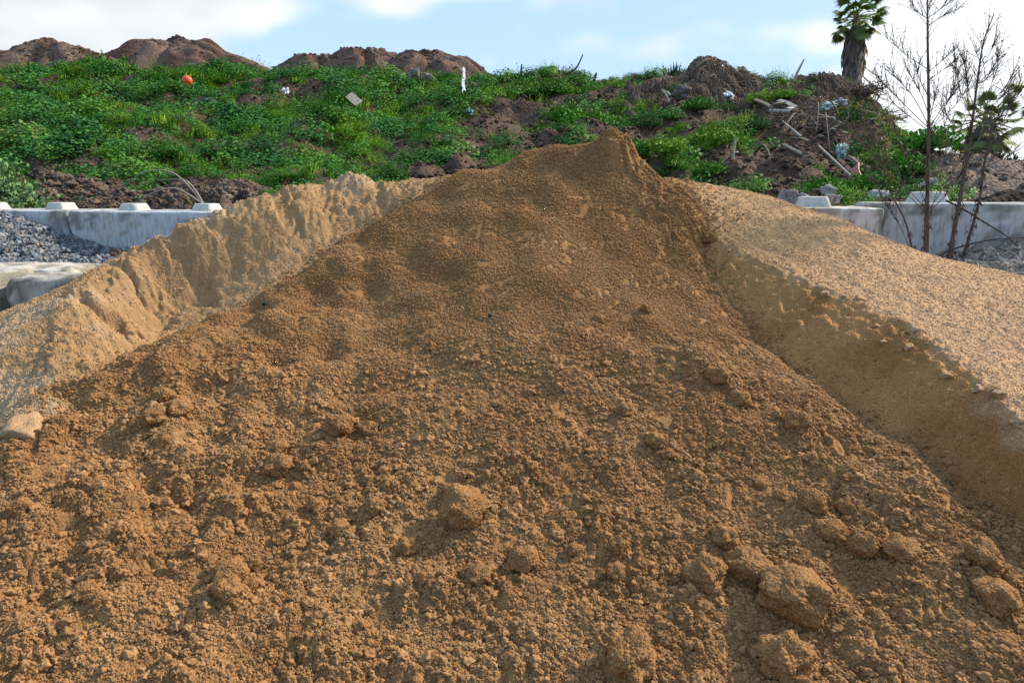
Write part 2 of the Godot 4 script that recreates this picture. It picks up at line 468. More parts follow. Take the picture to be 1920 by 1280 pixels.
func sand_color(x: float, d: float, which: int) -> Color:
	var p := nP.get_noise_2d(x, d)
	if which == 0:
		var c := BROWN.lerp(Color(0.43, 0.26, 0.125), clampf(0.25 + p * 0.7, 0.0, 0.6))
		return c
	# old pile: a dry pale crust outside, damper and browner sand on the scooped face to the right
	var gx := clampf((x - GX0) / GSTEP, 0.0, GNX - 1.001)
	var gy := clampf((d - 0.1) / GSTEP, 0.0, GNY - 1.001)
	var away := grid(gR, int(gy) * GNX + int(gx), gx - floorf(gx), gy - floorf(gy)) + nW.get_noise_2d(x, d) * 0.05
	var right := smoothstep(0.6, 1.0, x)
	var dry := TAN.lerp(Color(0.46, 0.28, 0.130), clampf(0.4 + p * 1.1, 0.0, 1.0))
	dry = dry.lerp(Color(0.54, 0.36, 0.215), right * 0.8 * smoothstep(1.0, 2.2, x + 0.5 * (3.4 - d) + p * 0.5))
	dry = dry.lerp(Color(0.43, 0.275, 0.142), 0.75 * (1.0 - right))
	dry = dry.lerp(Color(0.53, 0.39, 0.255), (1.0 - right) * clampf(0.2 - p * 1.5, 0.0, 0.7) * smoothstep(-0.22, -0.02, away))
	var damp := Color(0.37, 0.19, 0.074).lerp(Color(0.47, 0.26, 0.108), clampf(0.4 + p * 1.8, 0.0, 1.0))
	return dry.lerp(damp, right * smoothstep(0.02, -0.05, away))

func scatter_crumbs(mat: Material, mat_dry: Material) -> void:
	# loose crumbs of damp sand lying on the heap, and the coarse grains on the dry pile
	var r := RandomNumberGenerator.new(); r.seed = 41
	var shapes: Array[ArrayMesh] = []
	for k in 4: shapes.append(lump(2, 300 + k, 0.8, 0.35, 0.2, mat))
	var dry: Array[ArrayMesh] = []
	for k in 4: dry.append(lump(1, 340 + k, 0.6, 0.0, 0.3, mat_dry))
	var sets: Array[Copies] = []
	for k in 8: sets.append(Copies.new())
	var made := 0
	for k in 540000:
		var d := 1.02 * pow(4.35 / 1.02, r.randf()) if k < 370000 else 2.35 * pow(4.3 / 2.35, r.randf())
		var x := r.randf_range(-0.98, 0.98) * d if k < 370000 else r.randf_range(-0.46, 0.46) * d
		sand(x, d)
		var gap := outO - outN
		if outN < 0.0 or (gap > -0.004 and (gap > 0.10 or r.randf() > 0.55 * exp(-gap * 28.0))): continue
		var cl := nA.get_noise_2d(x * 1.3 + 9.0, d * 1.3) * 0.5 + nC.get_noise_2d(x + 3.0, d) * 0.5
		var fine := smoothstep(3.1, 2.0, d)
		if cl < -0.42 * (0.5 + r.randf()): continue
		var s := (0.0014 + 0.0009 * d) * (0.65 + 0.6 * r.randf()) * lerpf(0.72, 1.0, fine)
		var z := r.randf()
		if z > 0.86: s *= 1.5
		if z > 0.96 and fine > 0.3: s *= 1.5
		if z > 0.988 and fine > 0.5: s *= 1.5
		var sh := 1.0 + r.randf_range(-0.22, 0.20) * lerpf(0.6, 1.0, fine)
		var c := sand_color(x, d, 0)
		sets[r.randi() % 4].add(spin(r).scaled(Vector3(s, s * 0.85, s)), Vector3(x, maxf(outN, outO) + s * 0.15, -d), Color(c.r * sh, c.g * sh, c.b * sh))
		made += 1
	for k in 190000:
		var d := 1.6 * pow(4.6 / 1.6, r.randf())
		var x := r.randf_range(-0.98, 0.98) * d
		sand(x, d)
		if outO < outN + 0.002: continue
		var gx := clampf((x - GX0) / GSTEP, 0.0, GNX - 1.001)
		var gy := clampf((d - 0.1) / GSTEP, 0.0, GNY - 1.001)
		var away := grid(gR, int(gy) * GNX + int(gx), gx - floorf(gx), gy - floorf(gy))
		if x > 0.4 and away < -0.02 and r.randf() < 0.45: continue
		if x < 0.4 and r.randf() < 0.3: continue
		var s := (0.0011 + 0.0006 * d) * (0.6 + 0.7 * r.randf() * r.randf() + 0.2 * r.randf())
		if x > 0.4 and away < -0.02: s *= r.randf_range(0.8, 1.35)
		var c := sand_color(x, d, 1)
		var sh := r.randf_range(0.80, 1.18)
		var pale := r.randf() * r.randf() * (0.35 if away > -0.02 else 0.08)
		c = c.lerp(Color(0.62, 0.5, 0.38), pale)
		sets[4 + r.randi() % 4].add(spin(r).scaled(Vector3(s, s * 0.8, s)), Vector3(x, outO + s * 0.2, -d), Color(c.r * sh, c.g * sh, c.b * sh))
	for k in 4:
		copies("loose_crumbs", shapes[k], sets[k], heap_thing)
		copies("loose_grains", dry[k], sets[4 + k], pile_thing)

func clods(mat: Material, mat_pale: Material, mat_loose: Material) -> void:
	var r := RandomNumberGenerator.new(); r.seed = 77
	var shapes: Array[ArrayMesh] = []
	for k in 9: shapes.append(lump(5, 500 + k * 3, 0.27, 0.10, 0.3 if k % 3 == 0 else 0.1, mat, Vector3(1.0, 0.8, 0.95)))
	var pale: Array[ArrayMesh] = []
	for k in 5: pale.append(lump(3, 700 + k * 3, 0.4, 0.12, 0.8, mat_pale, Vector3(1.15, 0.6, 0.85)))
	var big := [
		[0.7, 1.52, 0.096, "largest clod of brown sand, egg shaped, at the lower right of the heap"], [0.63, 1.63, 0.066, "round brown sand clod just left of and above the largest egg shaped clod"], [0.5, 1.6, 0.06, "flattened round clod, left one of the three big clods at the lower right"],
		[-0.14, 1.81, 0.078, "big angular clod of brown sand overhanging a dark hollow, low centre of the heap"], [-0.18, 1.92, 0.034, "upright clod standing just above the big angular clod at low centre"], [-0.4, 1.85, 0.031, "round knobbly clod alone, left of the big angular centre clod"],
		[-0.78, 2.13, 0.043, "square topped pale brown clod, upper of a stacked pair left of centre"], [-0.75, 2.05, 0.05, "wide crumbly clod under the square topped one left of centre"], [-0.67, 2.06, 0.026, "small cube shaped clod right of the stacked pair left of centre"],
		[1.17, 1.48, 0.058, "smooth round clod near the right edge, low on the heap"], [0.27, 1.37, 0.066, "broad cracked clod at the bottom edge right of centre"], [0.62, 1.36, 0.066, "bulging clod at the bottom edge below the largest clod"],
		[0.75, 2.39, 0.05, "broken slab of sand on the right flank below the crusted scar"], [0.8, 2.31, 0.045, "lower lump of the broken slab on the right flank"], [0.39, 2.25, 0.036, "single rounded clod in the middle of the heap, right of centre"],
		[0.47, 2.11, 0.036, "round clod with a smaller clod at its right, middle right of the heap"], [0.5, 2.06, 0.026, "small oblong clod touching the round one in the middle right of the heap"], [-1.22, 2.29, 0.041, "upper clod of the trio on the left side of the heap"],
		[-1.14, 2.23, 0.051, "right and largest clod of the trio on the left side of the heap"], [-1.19, 2.17, 0.043, "lowest clod of the trio on the left side of the heap"], [-0.59, 2.22, 0.058, "wide pale brown clod left of centre with a smaller one at its right"],
		[-0.49, 2.23, 0.037, "ragged clod with a dark gap beneath, right of the wide pale one"], [0.87, 1.83, 0.046, "dark round clod right of the heap's middle, beside a flat topped clod"], [0.96, 1.82, 0.029, "flat topped clod with a pale upper face on the lower right slope"],
		[1.06, 1.84, 0.028, "rightmost clod in the row of three on the lower right slope"], [0.95, 2.16, 0.048, "rough clod above a dark crack near the smooth scooped face"], [1.01, 3.53, 0.042, "clod lodged high on the right slope near the rim, dark hollow on its left"],
		[-0.73, 1.59, 0.05, "lumpy clod at lower left with a small round clod at its right"], [-0.67, 1.57, 0.024, "small round clod tucked under the lumpy one at lower left"], [-0.7, 1.51, 0.04, "flat slab shaped clod below the lumpy clod at lower left"],
		[-0.09, 1.61, 0.039, "pointed clod just below the big angular centre clod"], [0.03, 1.67, 0.047, "pale topped clod right of and below the big angular centre clod"], [-0.29, 1.72, 0.034, "round clod sunk in the sand left of and below the big angular clod"],
		[0.59, 1.74, 0.044, "clod above the pair of big round clods at the lower right"], [0.88, 1.73, 0.046, "left end of the crusted ridge on the lower right slope"], [0.95, 1.68, 0.046, "middle lump of the crusted ridge on the lower right slope"],
		[1.02, 1.63, 0.05, "right end of the crusted ridge, undercut with a dark gap"], [1.2, 1.58, 0.047, "tilted flat clod close to the right edge above the smooth round clod"], [-1.04, 1.5, 0.033, "crumbly clod near the lower left corner"],
		[-1.39, 1.79, 0.037, "clod at the left edge of the frame beside a blue speck"], [0.17, 1.7, 0.025, "small clod left of a tall pair, lower centre right"], [0.29, 1.7, 0.031, "upper clod of the tall pair, lower centre right"], [0.27, 1.62, 0.031, "lower clod of the tall pair, lower centre right"],
		[0.36, 1.59, 0.026, "egg sized clod right of the tall pair, lower centre right"], [-0.58, 1.86, 0.028, "clod left of centre on the lower slope, above a flat patch"], [-0.49, 1.78, 0.033, "squat clod left of and below the round knobbly one"]]
	var n := 0
	var around := Copies.new()
	for q in big:
		var rad: float = q[2]
		sand(q[0], q[1])
		var o := put("sand_clod", shapes[n % 9])
		o.transform = Transform3D(Basis(Vector3.UP, r.randf() * TAU).rotated(Vector3.RIGHT, r.randf_range(0.1, 0.45)).scaled(Vector3(rad, rad * r.randf_range(0.85, 1.1), rad) * 0.84), Vector3(q[0], maxf(outN, outO) + rad * 0.42, -float(q[1])))
		tag(o, q[3], "clod", "larger clods of sand on the brown heap")
		# the clods are made of the same crumbs, and crumbs gather round their feet
		for e in int(260.0 * pow(rad / 0.05, 1.4)):
			var dir := Vector3(r.randfn(), absf(r.randfn()) * 0.8 - 0.1, r.randfn()).normalized()
			var far := r.randf_range(0.90, 1.0) if r.randf() < 0.6 else r.randf_range(1.0, 1.35)
			var px: float = float(q[0]) + dir.x * rad * far
			var pd: float = float(q[1]) - dir.z * rad * far
			var s := 0.0028 * r.randf_range(0.6, 1.5)
			if far > 1.0:
				sand(px, pd)
				around.add(spin(r).scaled(Vector3(s, s, s) * 1.5), Vector3(px, outN + s * 0.3, -pd), BROWN * r.randf_range(0.8, 1.2))
		n += 1
	for k in 130:
		var d := 1.2 * pow(2.9 / 1.2, pow(r.randf(), 1.25))
		var x := r.randf_range(-0.8, 0.8) * d
		sand(x, d)
		if outN < outO + 0.01 or nA.get_noise_2d(x * 0.8 + 4.0, d * 0.8) < -0.15: continue
		var rad := (0.010 + 0.014 * pow(r.randf(), 2.2)) * (0.6 + 0.25 * d)
		var o := put("small_sand_clod", shapes[r.randi() % 9])
		o.transform = Transform3D(spin(r).scaled(Vector3(rad, rad, rad)), Vector3(x, outN + rad * 0.15, -d))
		tag(o, "small rounded clod of brown sand lying among the crumbs on the heap's slope", "clod", "small loose clods scattered over the brown heap")
	copies("loose_crumbs", lump(1, 333, 0.55, 0.0, 0.3, mat_loose), around, heap_thing)
	var crust := [
		[1.36, 2.95, 0.036, "crust chunk on the right rim, first below the bare stretch of rim"], [1.43, 2.91, 0.026, "small crust chunk between two larger ones on the right rim"], [1.49, 2.89, 0.044, "hollowed crust chunk sticking out furthest on the right rim"], [1.44, 2.58, 0.022, "pebble sized crust lump on the right rim above the long slab"],
		[1.56, 2.6, 0.055, "long thin slab of crust lifted off the right rim"], [1.49, 2.5, 0.04, "crust lump below the long lifted slab on the right rim"], [1.5, 2.28, 0.036, "crust lump half way down the right rim"], [1.54, 2.16, 0.034, "left of two touching crust plates low on the right rim"],
		[1.58, 2.12, 0.034, "right of two touching crust plates low on the right rim"], [1.54, 1.97, 0.042, "crust chunk where the right rim leaves the frame"], [1.72, 3.98, 0.032, "upright block of tan crust on the skyline in front of the concrete wall"], [-1.60, 2.13, 0.085, "pale grey crust boulder at the left edge where the rim ends"], [1.46, 2.68, 0.02, "rounded pale crust lump just above the long slab"]]
	for q in crust:
		var rad: float = q[2]
		var o := put("crust_chunk", pale[n % 5])
		o.transform = Transform3D(Basis(Vector3.UP, 0.9 + r.randf_range(-0.3, 0.3)).scaled(Vector3(rad, rad, rad) * (0.95 if rad > 0.08 else 0.72)), Vector3(q[0], top(q[0], q[1]) + rad * 0.02, -float(q[1])))
		tag(o, q[3], "crust chunk", "chunks of dry crust along the rim of the pale pile")
		n += 1

# ------------------------------------------------------------------ the wall of concrete blocks and its neighbours
func rough_block(size: Vector3, radius: float, seed_: int, m: Material, rough := 0.004, tint := Color(0.46, 0.48, 0.50)) -> ArrayMesh:
	# a cast block standing on its base, rounded and a little uneven, chipped at its ends
	var f := simplex(2.2, seed_, 3); var g := simplex(14.0, seed_ + 1, 2)
	var b := MB.new()
	var half := size * 0.5
	var inner := half - Vector3.ONE * radius
	for axis in 3:
		for s in [-1.0, 1.0]:
			var ua := (axis + 1) % 3
			var va := (axis + 2) % 3
			var nu := int(clampf(size[ua] / 0.035, 6, 44))
			var nv := int(clampf(size[va] / 0.035, 6, 44))
			var start := b.v.size()
			for j in nv + 1:
				for k in nu + 1:
					var p := Vector3.ZERO
					p[axis] = half[axis] * s
					p[ua] = half[ua] * sin((2.0 * k / nu - 1.0) * PI * 0.5) * 1.0
					p[va] = half[va] * sin((2.0 * j / nv - 1.0) * PI * 0.5)
					var core := p.clamp(-inner, inner)
					var q := (p - core).normalized()
					var ends := smoothstep(0.82, 1.0, absf(p.x) / half.x)
					var d := rough * f.get_noise_3dv(p * 2.0) + (rough * 0.7 + ends * 0.012) * minf(g.get_noise_3dv(p), 0.1)
					b.add(core + q * (radius + d) + Vector3(0, half.y, 0), q)
			for j in nv:
				for k in nu:
					var a := start + j * (nu + 1) + k
					b.quad(a, a + 1, a + nu + 2, a + nu + 1)
	b.smooth()
	# dirt and lichen: blotches with edges, most of them along the top edge and the broken ends
	var t := simplex(5.0, seed_ + 5, 4); var t2 := simplex(16.0, seed_ + 6, 3)
	for k in b.v.size():
		var p := b.v[k]
		var q := t.get_noise_3d(p.x, p.y * 0.6, p.z) + 0.5 * t2.get_noise_3dv(p)
		var edge := smoothstep(size.y - 0.13, size.y - 0.02, p.y + q * 0.06) * 0.30 + smoothstep(0.86, 1.0, absf(p.x) / half.x) * 0.22
		var stain := smoothstep(0.30, 0.50, q + edge)
		b.c[k] = tint.lerp(Color(tint.r * 0.52, tint.g * 0.50, tint.b * 0.46), stain).lerp(Color(tint.r * 0.98, tint.g * 0.86, tint.b * 0.70), smoothstep(0.25, 0.4, t.get_noise_3d(p.x * 1.7 + 9.0, p.y * 0.35, p.z)) * 0.6)
	return b.mesh(m)

func knob(seed_: int, m: Material) -> ArrayMesh:
	# square stud on top of a block, a truncated pyramid with worn edges
	var b := MB.new()
	var f := simplex(12.0, seed_, 2)
	var rings := [[0.0, 0.128], [0.05, 0.112], [0.095, 0.098], [0.104, 0.092], [0.106, 0.05], [0.106, 0.0]]
	var sides := 32
	for k in rings.size():
		for s in sides:
			var a := TAU * s / sides
			var q := Vector3(cos(a), 0, sin(a))
			var r: float = float(rings[k][1]) / pow(pow(absf(q.x), 7.0) + pow(absf(q.z), 7.0), 1.0 / 7.0)
			b.add(q * (r + 0.003 * f.get_noise_3dv(q + Vector3(0, k, 0))) + Vector3(0, float(rings[k][0]) + 0.002 * f.get_noise_3dv(q * 3.0), 0), (q + Vector3(0, 0.5 if k < 3 else 4.0, 0)).normalized())
	for k in rings.size() - 1:
		for s in sides:
			var t := (s + 1) % sides
			b.quad(k * sides + s, k * sides + t, (k + 1) * sides + t, (k + 1) * sides + s)
	b.smooth()
	return b.mesh(m)

func wall_line(x: float) -> float:
	return 4.655 - 0.177 * x

func block(x0: float, x1: float, height: float, forward: float, knobs: Array, seed_: int, m: Material, mk: Material, label: String, tint: Color) -> void:
	var mid := (x0 + x1) * 0.5
	var run := (x1 - x0) * sqrt(1.0 + 0.177 * 0.177) - 0.022
	var yaw := atan(-0.177)
	var depth := 0.6
	var front := Vector3(mid, 0, -(wall_line(mid) - forward))
	var back := Vector3(-sin(yaw), 0, -cos(yaw))
	var o := thing("concrete_block", label, "concrete block", front + back * depth * 0.5, "concrete blocks of the wall behind the sand")
	o.rotation.y = yaw
	put("body", rough_block(Vector3(run, height, depth), 0.022, seed_, m, 0.004, tint), o)
	for k in knobs:
		var q := put("knob", knob(seed_ + int(float(k) * 10.0) + 3, mk), o)
		q.transform = Transform3D(Basis.from_scale(Vector3(1.0, 0.78, 1.0) * (0.72 if mid < 0.0 else 0.86)), Vector3(float(k) - mid - 0.05, height - 0.004, 0))

func gravel_stones(m: Material) -> Array[ArrayMesh]:
	var out: Array[ArrayMesh] = []
	for k in 6: out.append(lump(1, 900 + k * 5, 0.6, 0.0, 1.0, m, Vector3(1.1, 0.62, 0.85), Color(1, 1, 1), true))
	return out

var gravel_spline: Spline
func gravel_height(x: float, d: float) -> float:
	return gravel_spline.at(x, d) + 0.02 * nB.get_noise_2d(x, d)

func gravel_heap(called: String, label: String, pts: PackedVector3Array, x0: float, x1: float, d0: float, d1: float, stones: Array[ArrayMesh], number: int, size: float, tints: Array, m: Material, base: Color, seed_: int) -> void:
	gravel_spline = Spline.new(pts, 0.001)
	var r := RandomNumberGenerator.new(); r.seed = seed_
	var o := thing(called, label, "gravel heap", Vector3.ZERO)
	var b := MB.new()
	b.tint = base
	var n := 44
	for j in n + 1:
		for k in n + 1:
			var x := lerpf(x0, x1, float(k) / n)
			var d := lerpf(d0, d1, float(j) / n)
			b.add(Vector3(x, maxf(gravel_height(x, d), 0.0), -d), Vector3.UP)
	for j in n:
		for k in n: b.quad(j * (n + 1) + k, j * (n + 1) + k + 1, (j + 1) * (n + 1) + k + 1, (j + 1) * (n + 1) + k)
	b.smooth()
	put("core", b.mesh(m), o)
	var sets: Array[Copies] = []
	for k in stones.size(): sets.append(Copies.new())
	for k in number:
		var x := r.randf_range(x0, x1)
		var d := r.randf_range(d0, d1)
		if d > wall_line(x) - 0.03: continue
		var s := size * (0.55 + 0.7 * r.randf() * r.randf() + 0.25 * r.randf())
		var c: Color = tints[r.randi() % tints.size()]
		var sh := r.randf_range(0.7, 1.25)
		sets[r.randi() % stones.size()].add(spin(r).scaled(Vector3.ONE * s), Vector3(x, gravel_height(x, d) + s * r.randf_range(0.0, 0.7), -d), Color(c.r * sh, c.g * sh, c.b * sh))
	for k in stones.size(): copies("gravel", stones[k], sets[k], o)

# ------------------------------------------------------------------ the hillside
const HU := 150
const HV := 110
var gH := PackedFloat32Array()
var nH1 := simplex(0.35, 21, 3); var nH2 := simplex(1.5, 22, 2); var nH3 := simplex(6.0, 23, 2); var nBare := simplex(0.55, 24, 3); var nKind := simplex(0.4, 25, 2); var nTone := simplex(0.8, 26, 2)
var bare_spots: PackedVector3Array

func hill_base(x: float, d: float) -> float:
	var u := clampf((x / d + 1.4) / 2.8, 0.0, 1.0) * (HU - 1.001)
	var v := clampf(log(d / 4.6) / log(92.0 / 4.6), 0.0, 1.0) * (HV - 1.001)
	var k := int(v) * HU + int(u)
	var fx := u - floorf(u)
	var fy := v - floorf(v)
	return lerpf(lerpf(gH[k], gH[k + 1], fx), lerpf(gH[k + HU], gH[k + HU + 1], fx), fy)

func hill(x: float, d: float) -> float:
	if d < wall_line(x) + 0.40: return -0.3
	var k := smoothstep(6.0, 9.0, d)
	return hill_base(x, d) - 0.03 - lerpf(0.38, 0.27, smoothstep(-8.0, -2.0, x)) * smoothstep(11.0, 20.0, d) - 0.45 * smoothstep(0.50, 0.60, x / d) * smoothstep(9.0, 12.0, d) + nH1.get_noise_2d(x, d) * 0.30 * k + nH2.get_noise_2d(x, d) * lerpf(0.03, 0.10, k) + nH3.get_noise_2d(x, d) * lerpf(0.012, 0.04, k)

func bareness(x: float, d: float) -> float:
	# how far the soil shows between the weeds, 0 to 1
	var n := nBare.get_noise_2d(x, d)
	var right := smoothstep(-3.5, 2.5, x - 0.12 * (d - 10.0))
	var b := smoothstep(lerpf(0.25, 0.0, right), lerpf(0.50, 0.30, right), n)
	for s in bare_spots:
		var q := Vector2((x - s.x) / s.z, (d - s.y) / (s.z * 2.4)).length() + n * 0.9
		if q < 1.2: b = maxf(b, smoothstep(1.05, 0.65, q))
	# the track and its berm on the right
	b = maxf(b, smoothstep(0.60, 0.66, x / d + n * 0.06))
	b = maxf(b, smoothstep(7.6, 6.8, d + n * 1.2) * smoothstep(3.2, 2.6, x))
	return b

func build_hill(m: Material) -> void:
	var pts := PackedVector3Array([Vector3(-7.617, 7.6, 1.27), Vector3(-9.901, 10, 1.8), Vector3(-13.197, 13.5, 2.737), Vector3(-17.402, 18, 4.088), Vector3(-21.12, 22, 5.381), Vector3(-24.288, 26.4, 5.331), Vector3(-4.419, 7.6, 1.27), Vector3(-5.744, 10, 1.8), Vector3(-7.656, 13.5, 2.737), Vector3(-10.096, 18, 4.088), Vector3(-12.266, 22, 5.275), Vector3(-14.106, 26.4, 5.225), Vector3(-2.675, 7.6, 1.27), Vector3(-3.477, 10, 1.8), Vector3(-4.634, 13.5, 2.737), Vector3(-6.111, 18, 4.088),
		Vector3(-7.436, 22, 5.123), Vector3(-8.551, 26.4, 5.073), Vector3(-1.512, 7.6, 1.27), Vector3(-1.965, 10, 1.8), Vector3(-2.619, 13.5, 2.737), Vector3(-3.454, 18, 4.088), Vector3(-4.111, 21.5, 4.948), Vector3(-4.728, 25.8, 4.898), Vector3(-0.465, 7.6, 1.27), Vector3(-0.605, 10, 1.8), Vector3(-0.806, 13.5, 2.737), Vector3(-1.238, 21, 4.719), Vector3(-1.424, 25.2, 4.669), Vector3(0, 7.6, 1.27), Vector3(0, 10, 1.8), Vector3(0, 13.5, 2.737), Vector3(0, 18, 4.088), Vector3(0, 21, 4.865), Vector3(0, 25.2, 4.815),
		Vector3(0.814, 7.6, 1.27), Vector3(1.058, 10, 1.8), Vector3(1.41, 13.5, 2.737), Vector3(1.86, 18, 4.088), Vector3(2.163, 21, 4.836), Vector3(2.487, 25.2, 4.786), Vector3(1.395, 7.6, 1.27), Vector3(1.814, 10, 1.8), Vector3(2.418, 13.5, 2.737), Vector3(3.714, 21, 4.69), Vector3(4.271, 25.2, 4.64), Vector3(2.093, 7.6, 1.27), Vector3(2.721, 10, 1.8), Vector3(3.627, 13.5, 2.737), Vector3(5.571, 21, 4.69), Vector3(6.407, 25.2, 4.64), Vector3(2.733, 7.6, 1.27), Vector3(3.552, 10, 1.8), Vector3(4.735, 13.5, 2.737),
		Vector3(6.937, 20, 4.392), Vector3(7.978, 24, 4.342), Vector3(3.215, 7.372, 1.272), Vector3(4.179, 9.7, 1.786), Vector3(5.57, 13.095, 2.695), Vector3(8.416, 20, 4.364), Vector3(9.678, 24, 4.314), Vector3(3.751, 7.372, 1.272), Vector3(4.875, 9.7, 1.786), Vector3(6.498, 13.095, 2.695), Vector3(9.339, 19, 4.107), Vector3(10.74, 22.8, 4.057), Vector3(9.016, 16.5, 3.022), Vector3(10.698, 18.645, 2.162), Vector3(3.916, 6.992, 1.276), Vector3(5.09, 9.2, 1.764), Vector3(8.674, 14.5, 2.298), Vector3(10.315, 16.385, 1.764),
		Vector3(4.253, 6.992, 1.276), Vector3(5.528, 9.2, 1.764), Vector3(8.314, 13, 1.859), Vector3(9.912, 14.69, 1.522), Vector3(4.52, 6.992, 1.276), Vector3(11.8, 22, 3.4), Vector3(13.5, 26, 2.6), Vector3(9.8, 15, 1.75), Vector3(9, 10.5, 1.45), Vector3(13, 16, 1.7), Vector3(14, 20, 1.85), Vector3(22, 24, 2.1), Vector3(22, 15, 1.6), Vector3(7, 7, 1.28), Vector3(12, 9, 1.35), Vector3(30, 60, 2.8), Vector3(14, 45, 3.2), Vector3(-5.866, 5.6, 1.14), Vector3(-6.913, 6.6, 1.17), Vector3(-3.403, 5.6, 1.14),
		Vector3(-4.011, 6.6, 1.17), Vector3(-1.164, 5.6, 1.14), Vector3(-1.372, 6.6, 1.17), Vector3(1.075, 5.6, 1.14), Vector3(1.267, 6.6, 1.17), Vector3(3.314, 5.6, 1.14), Vector3(3.905, 6.6, 1.17), Vector3(5.552, 5.6, 1.14), Vector3(6.544, 6.6, 1.17), Vector3(-30, 60, 5.3), Vector3(0, 60, 5.3), Vector3(-45, 40, 5.3), Vector3(-60, 90, 5), Vector3(60, 90, 3), Vector3(0, 90, 5)])
	bare_spots = PackedVector3Array([Vector3(-5.87, 14.9, 0.56), Vector3(-6.78, 16.2, 0.41), Vector3(-5.46, 17.6, 0.72), Vector3(-4.49, 16.85, 0.41), Vector3(-6.38, 18, 0.37), Vector3(-1.2, 18.1, 0.57), Vector3(-1.78, 12.5, 0.3), Vector3(-2.12, 16.85, 0.27), Vector3(0, 14.6, 0.68), Vector3(1.01, 15.15, 0.59), Vector3(-0.29, 13, 0.51), Vector3(0.44, 11.6, 0.54), Vector3(1.78, 14.05, 0.44), Vector3(1.92, 11.65, 0.46), Vector3(3.12, 14.45, 0.35), Vector3(3.09, 16.05, 0.51), Vector3(3.96, 15.75, 1.02), Vector3(4.89, 15, 0.86),
		Vector3(4.6, 12.55, 0.63), Vector3(4.72, 11.2, 0.57), Vector3(5.34, 13.25, 0.78), Vector3(6.11, 13.45, 0.45), Vector3(7.43, 15.65, 0.6), Vector3(8.95, 18.35, 0.8), Vector3(6.55, 15.25, 0.52), Vector3(3.63, 10.45, 0.35), Vector3(3.5, 8.85, 0.37), Vector3(3.96, 9, 0.31), Vector3(3.19, 8.05, 0.27), Vector3(4.11, 8.6, 0.3), Vector3(2.96, 9.3, 0.23), Vector3(1.54, 12.1, 0.29), Vector3(-7.66, 15.9, 0.17), Vector3(-7.3, 14.65, 0.13), Vector3(-2.28, 10.05, 0.12), Vector3(0.49, 16.5, 0.39),
		Vector3(1.9, 17.15, 0.34), Vector3(-6.32, 9.25, 0.18), Vector3(-2.16, 8.9, 0.14), Vector3(-1.26, 9.2, 0.18), Vector3(-0.63, 10.4, 0.16), Vector3(3.11, 10.85, 0.18), Vector3(3.21, 12.6, 0.18), Vector3(2.55, 12.6, 0.2)])
	var sp := Spline.new(pts, 0.004)
	gH.resize(HU * HV)
	for j in HV:
		var d := 4.6 * pow(92.0 / 4.6, float(j) / (HV - 1))
		for k in HU:
			gH[j * HU + k] = sp.at((2.8 * k / (HU - 1) - 1.4) * d, d)
	var nu := 330
	var nr := 210
	var b := MB.new()
	for j in nr:
		var d := 4.62 * pow(88.0 / 4.62, float(j) / (nr - 1))
		for k in nu:
			var x := (2.7 * k / (nu - 1) - 1.35) * d
			var t := nTone.get_noise_2d(x * 1.5, d * 1.5)
			b.tint = Color(0.105, 0.068, 0.050).lerp(Color(0.17, 0.115, 0.085), clampf(0.5 + t * 1.2, 0.0, 1.0)).lerp(Color(0.31, 0.235, 0.185), 0.85 * smoothstep(0.57, 0.64, x / d + t * 0.05))
			b.add(Vector3(x, hill(x, d), -d), Vector3.UP)
	for j in nr - 1:
		for k in nu - 1:
			var a := j * nu + k
			b.i.append(a); b.i.append(a + nu); b.i.append(a + 1)
			b.i.append(a + 1); b.i.append(a + nu); b.i.append(a + nu + 1)
	b.smooth()
	put("hillside", b.mesh(m), self, "structure")

func leaf(b: MB, at: Vector3, along: Vector3, up: Vector3, length: float, width: float, fold := 0.25) -> void:
	# a leaf folded along its midrib
	var side := along.cross(up).normalized()
	var nrm := side.cross(along).normalized()
	var q := (nrm + Vector3(0, 0.5, 0)).normalized()
	var a := b.add(at, q)
	var t := b.add(at + along * length - nrm * length * 0.12, q)
	var l := b.add(at + along * length * 0.5 + side * width * 0.5 + nrm * width * fold, (q + side * 0.3).normalized())
	var r := b.add(at + along * length * 0.5 - side * width * 0.5 + nrm * width * fold, (q - side * 0.3).normalized())
	b.tri(a, l, t); b.tri(a, t, r)

func disc_leaf(b: MB, at: Vector3, face: Vector3, size: float, r: RandomNumberGenerator) -> void:
	# a round lobed leaf on a stalk
	var u := face.cross(Vector3(r.randfn(), r.randfn(), r.randfn())).normalized()
	var w := face.cross(u)
	var mid := b.add(at - face * size * 0.18, face)
	var ring := PackedInt32Array()
	for k in 6:
		var a := TAU * k / 6.0
		ring.append(b.add(at + (u * cos(a) + w * sin(a)) * size * r.randf_range(0.8, 1.1) * (0.55 if k == 0 else 1.0), (face + (u * cos(a) + w * sin(a)) * 0.25).normalized()))
	for k in 6: b.tri(mid, ring[k], ring[(k + 1) % 6])

func mallow(seed_: int, m: Material) -> ArrayMesh:
	var r := RandomNumberGenerator.new(); r.seed = seed_
	var b := MB.new()
	for k in 96:
		var a := r.randf() * TAU
		var q := sqrt(r.randf()) * 0.30
		var y := (0.34 - 2.2 * q * q) * r.randf_range(0.35, 1.0)
		var face := Vector3(cos(a) * q * 2.0 + r.randfn() * 0.3, 0.9, sin(a) * q * 2.0 + r.randfn() * 0.3).normalized()
		b.tint = grey(r.randf_range(0.75, 1.2))
		disc_leaf(b, Vector3(cos(a) * q, y, sin(a) * q), face, r.randf_range(0.014, 0.032), r)
	return b.mesh(m)

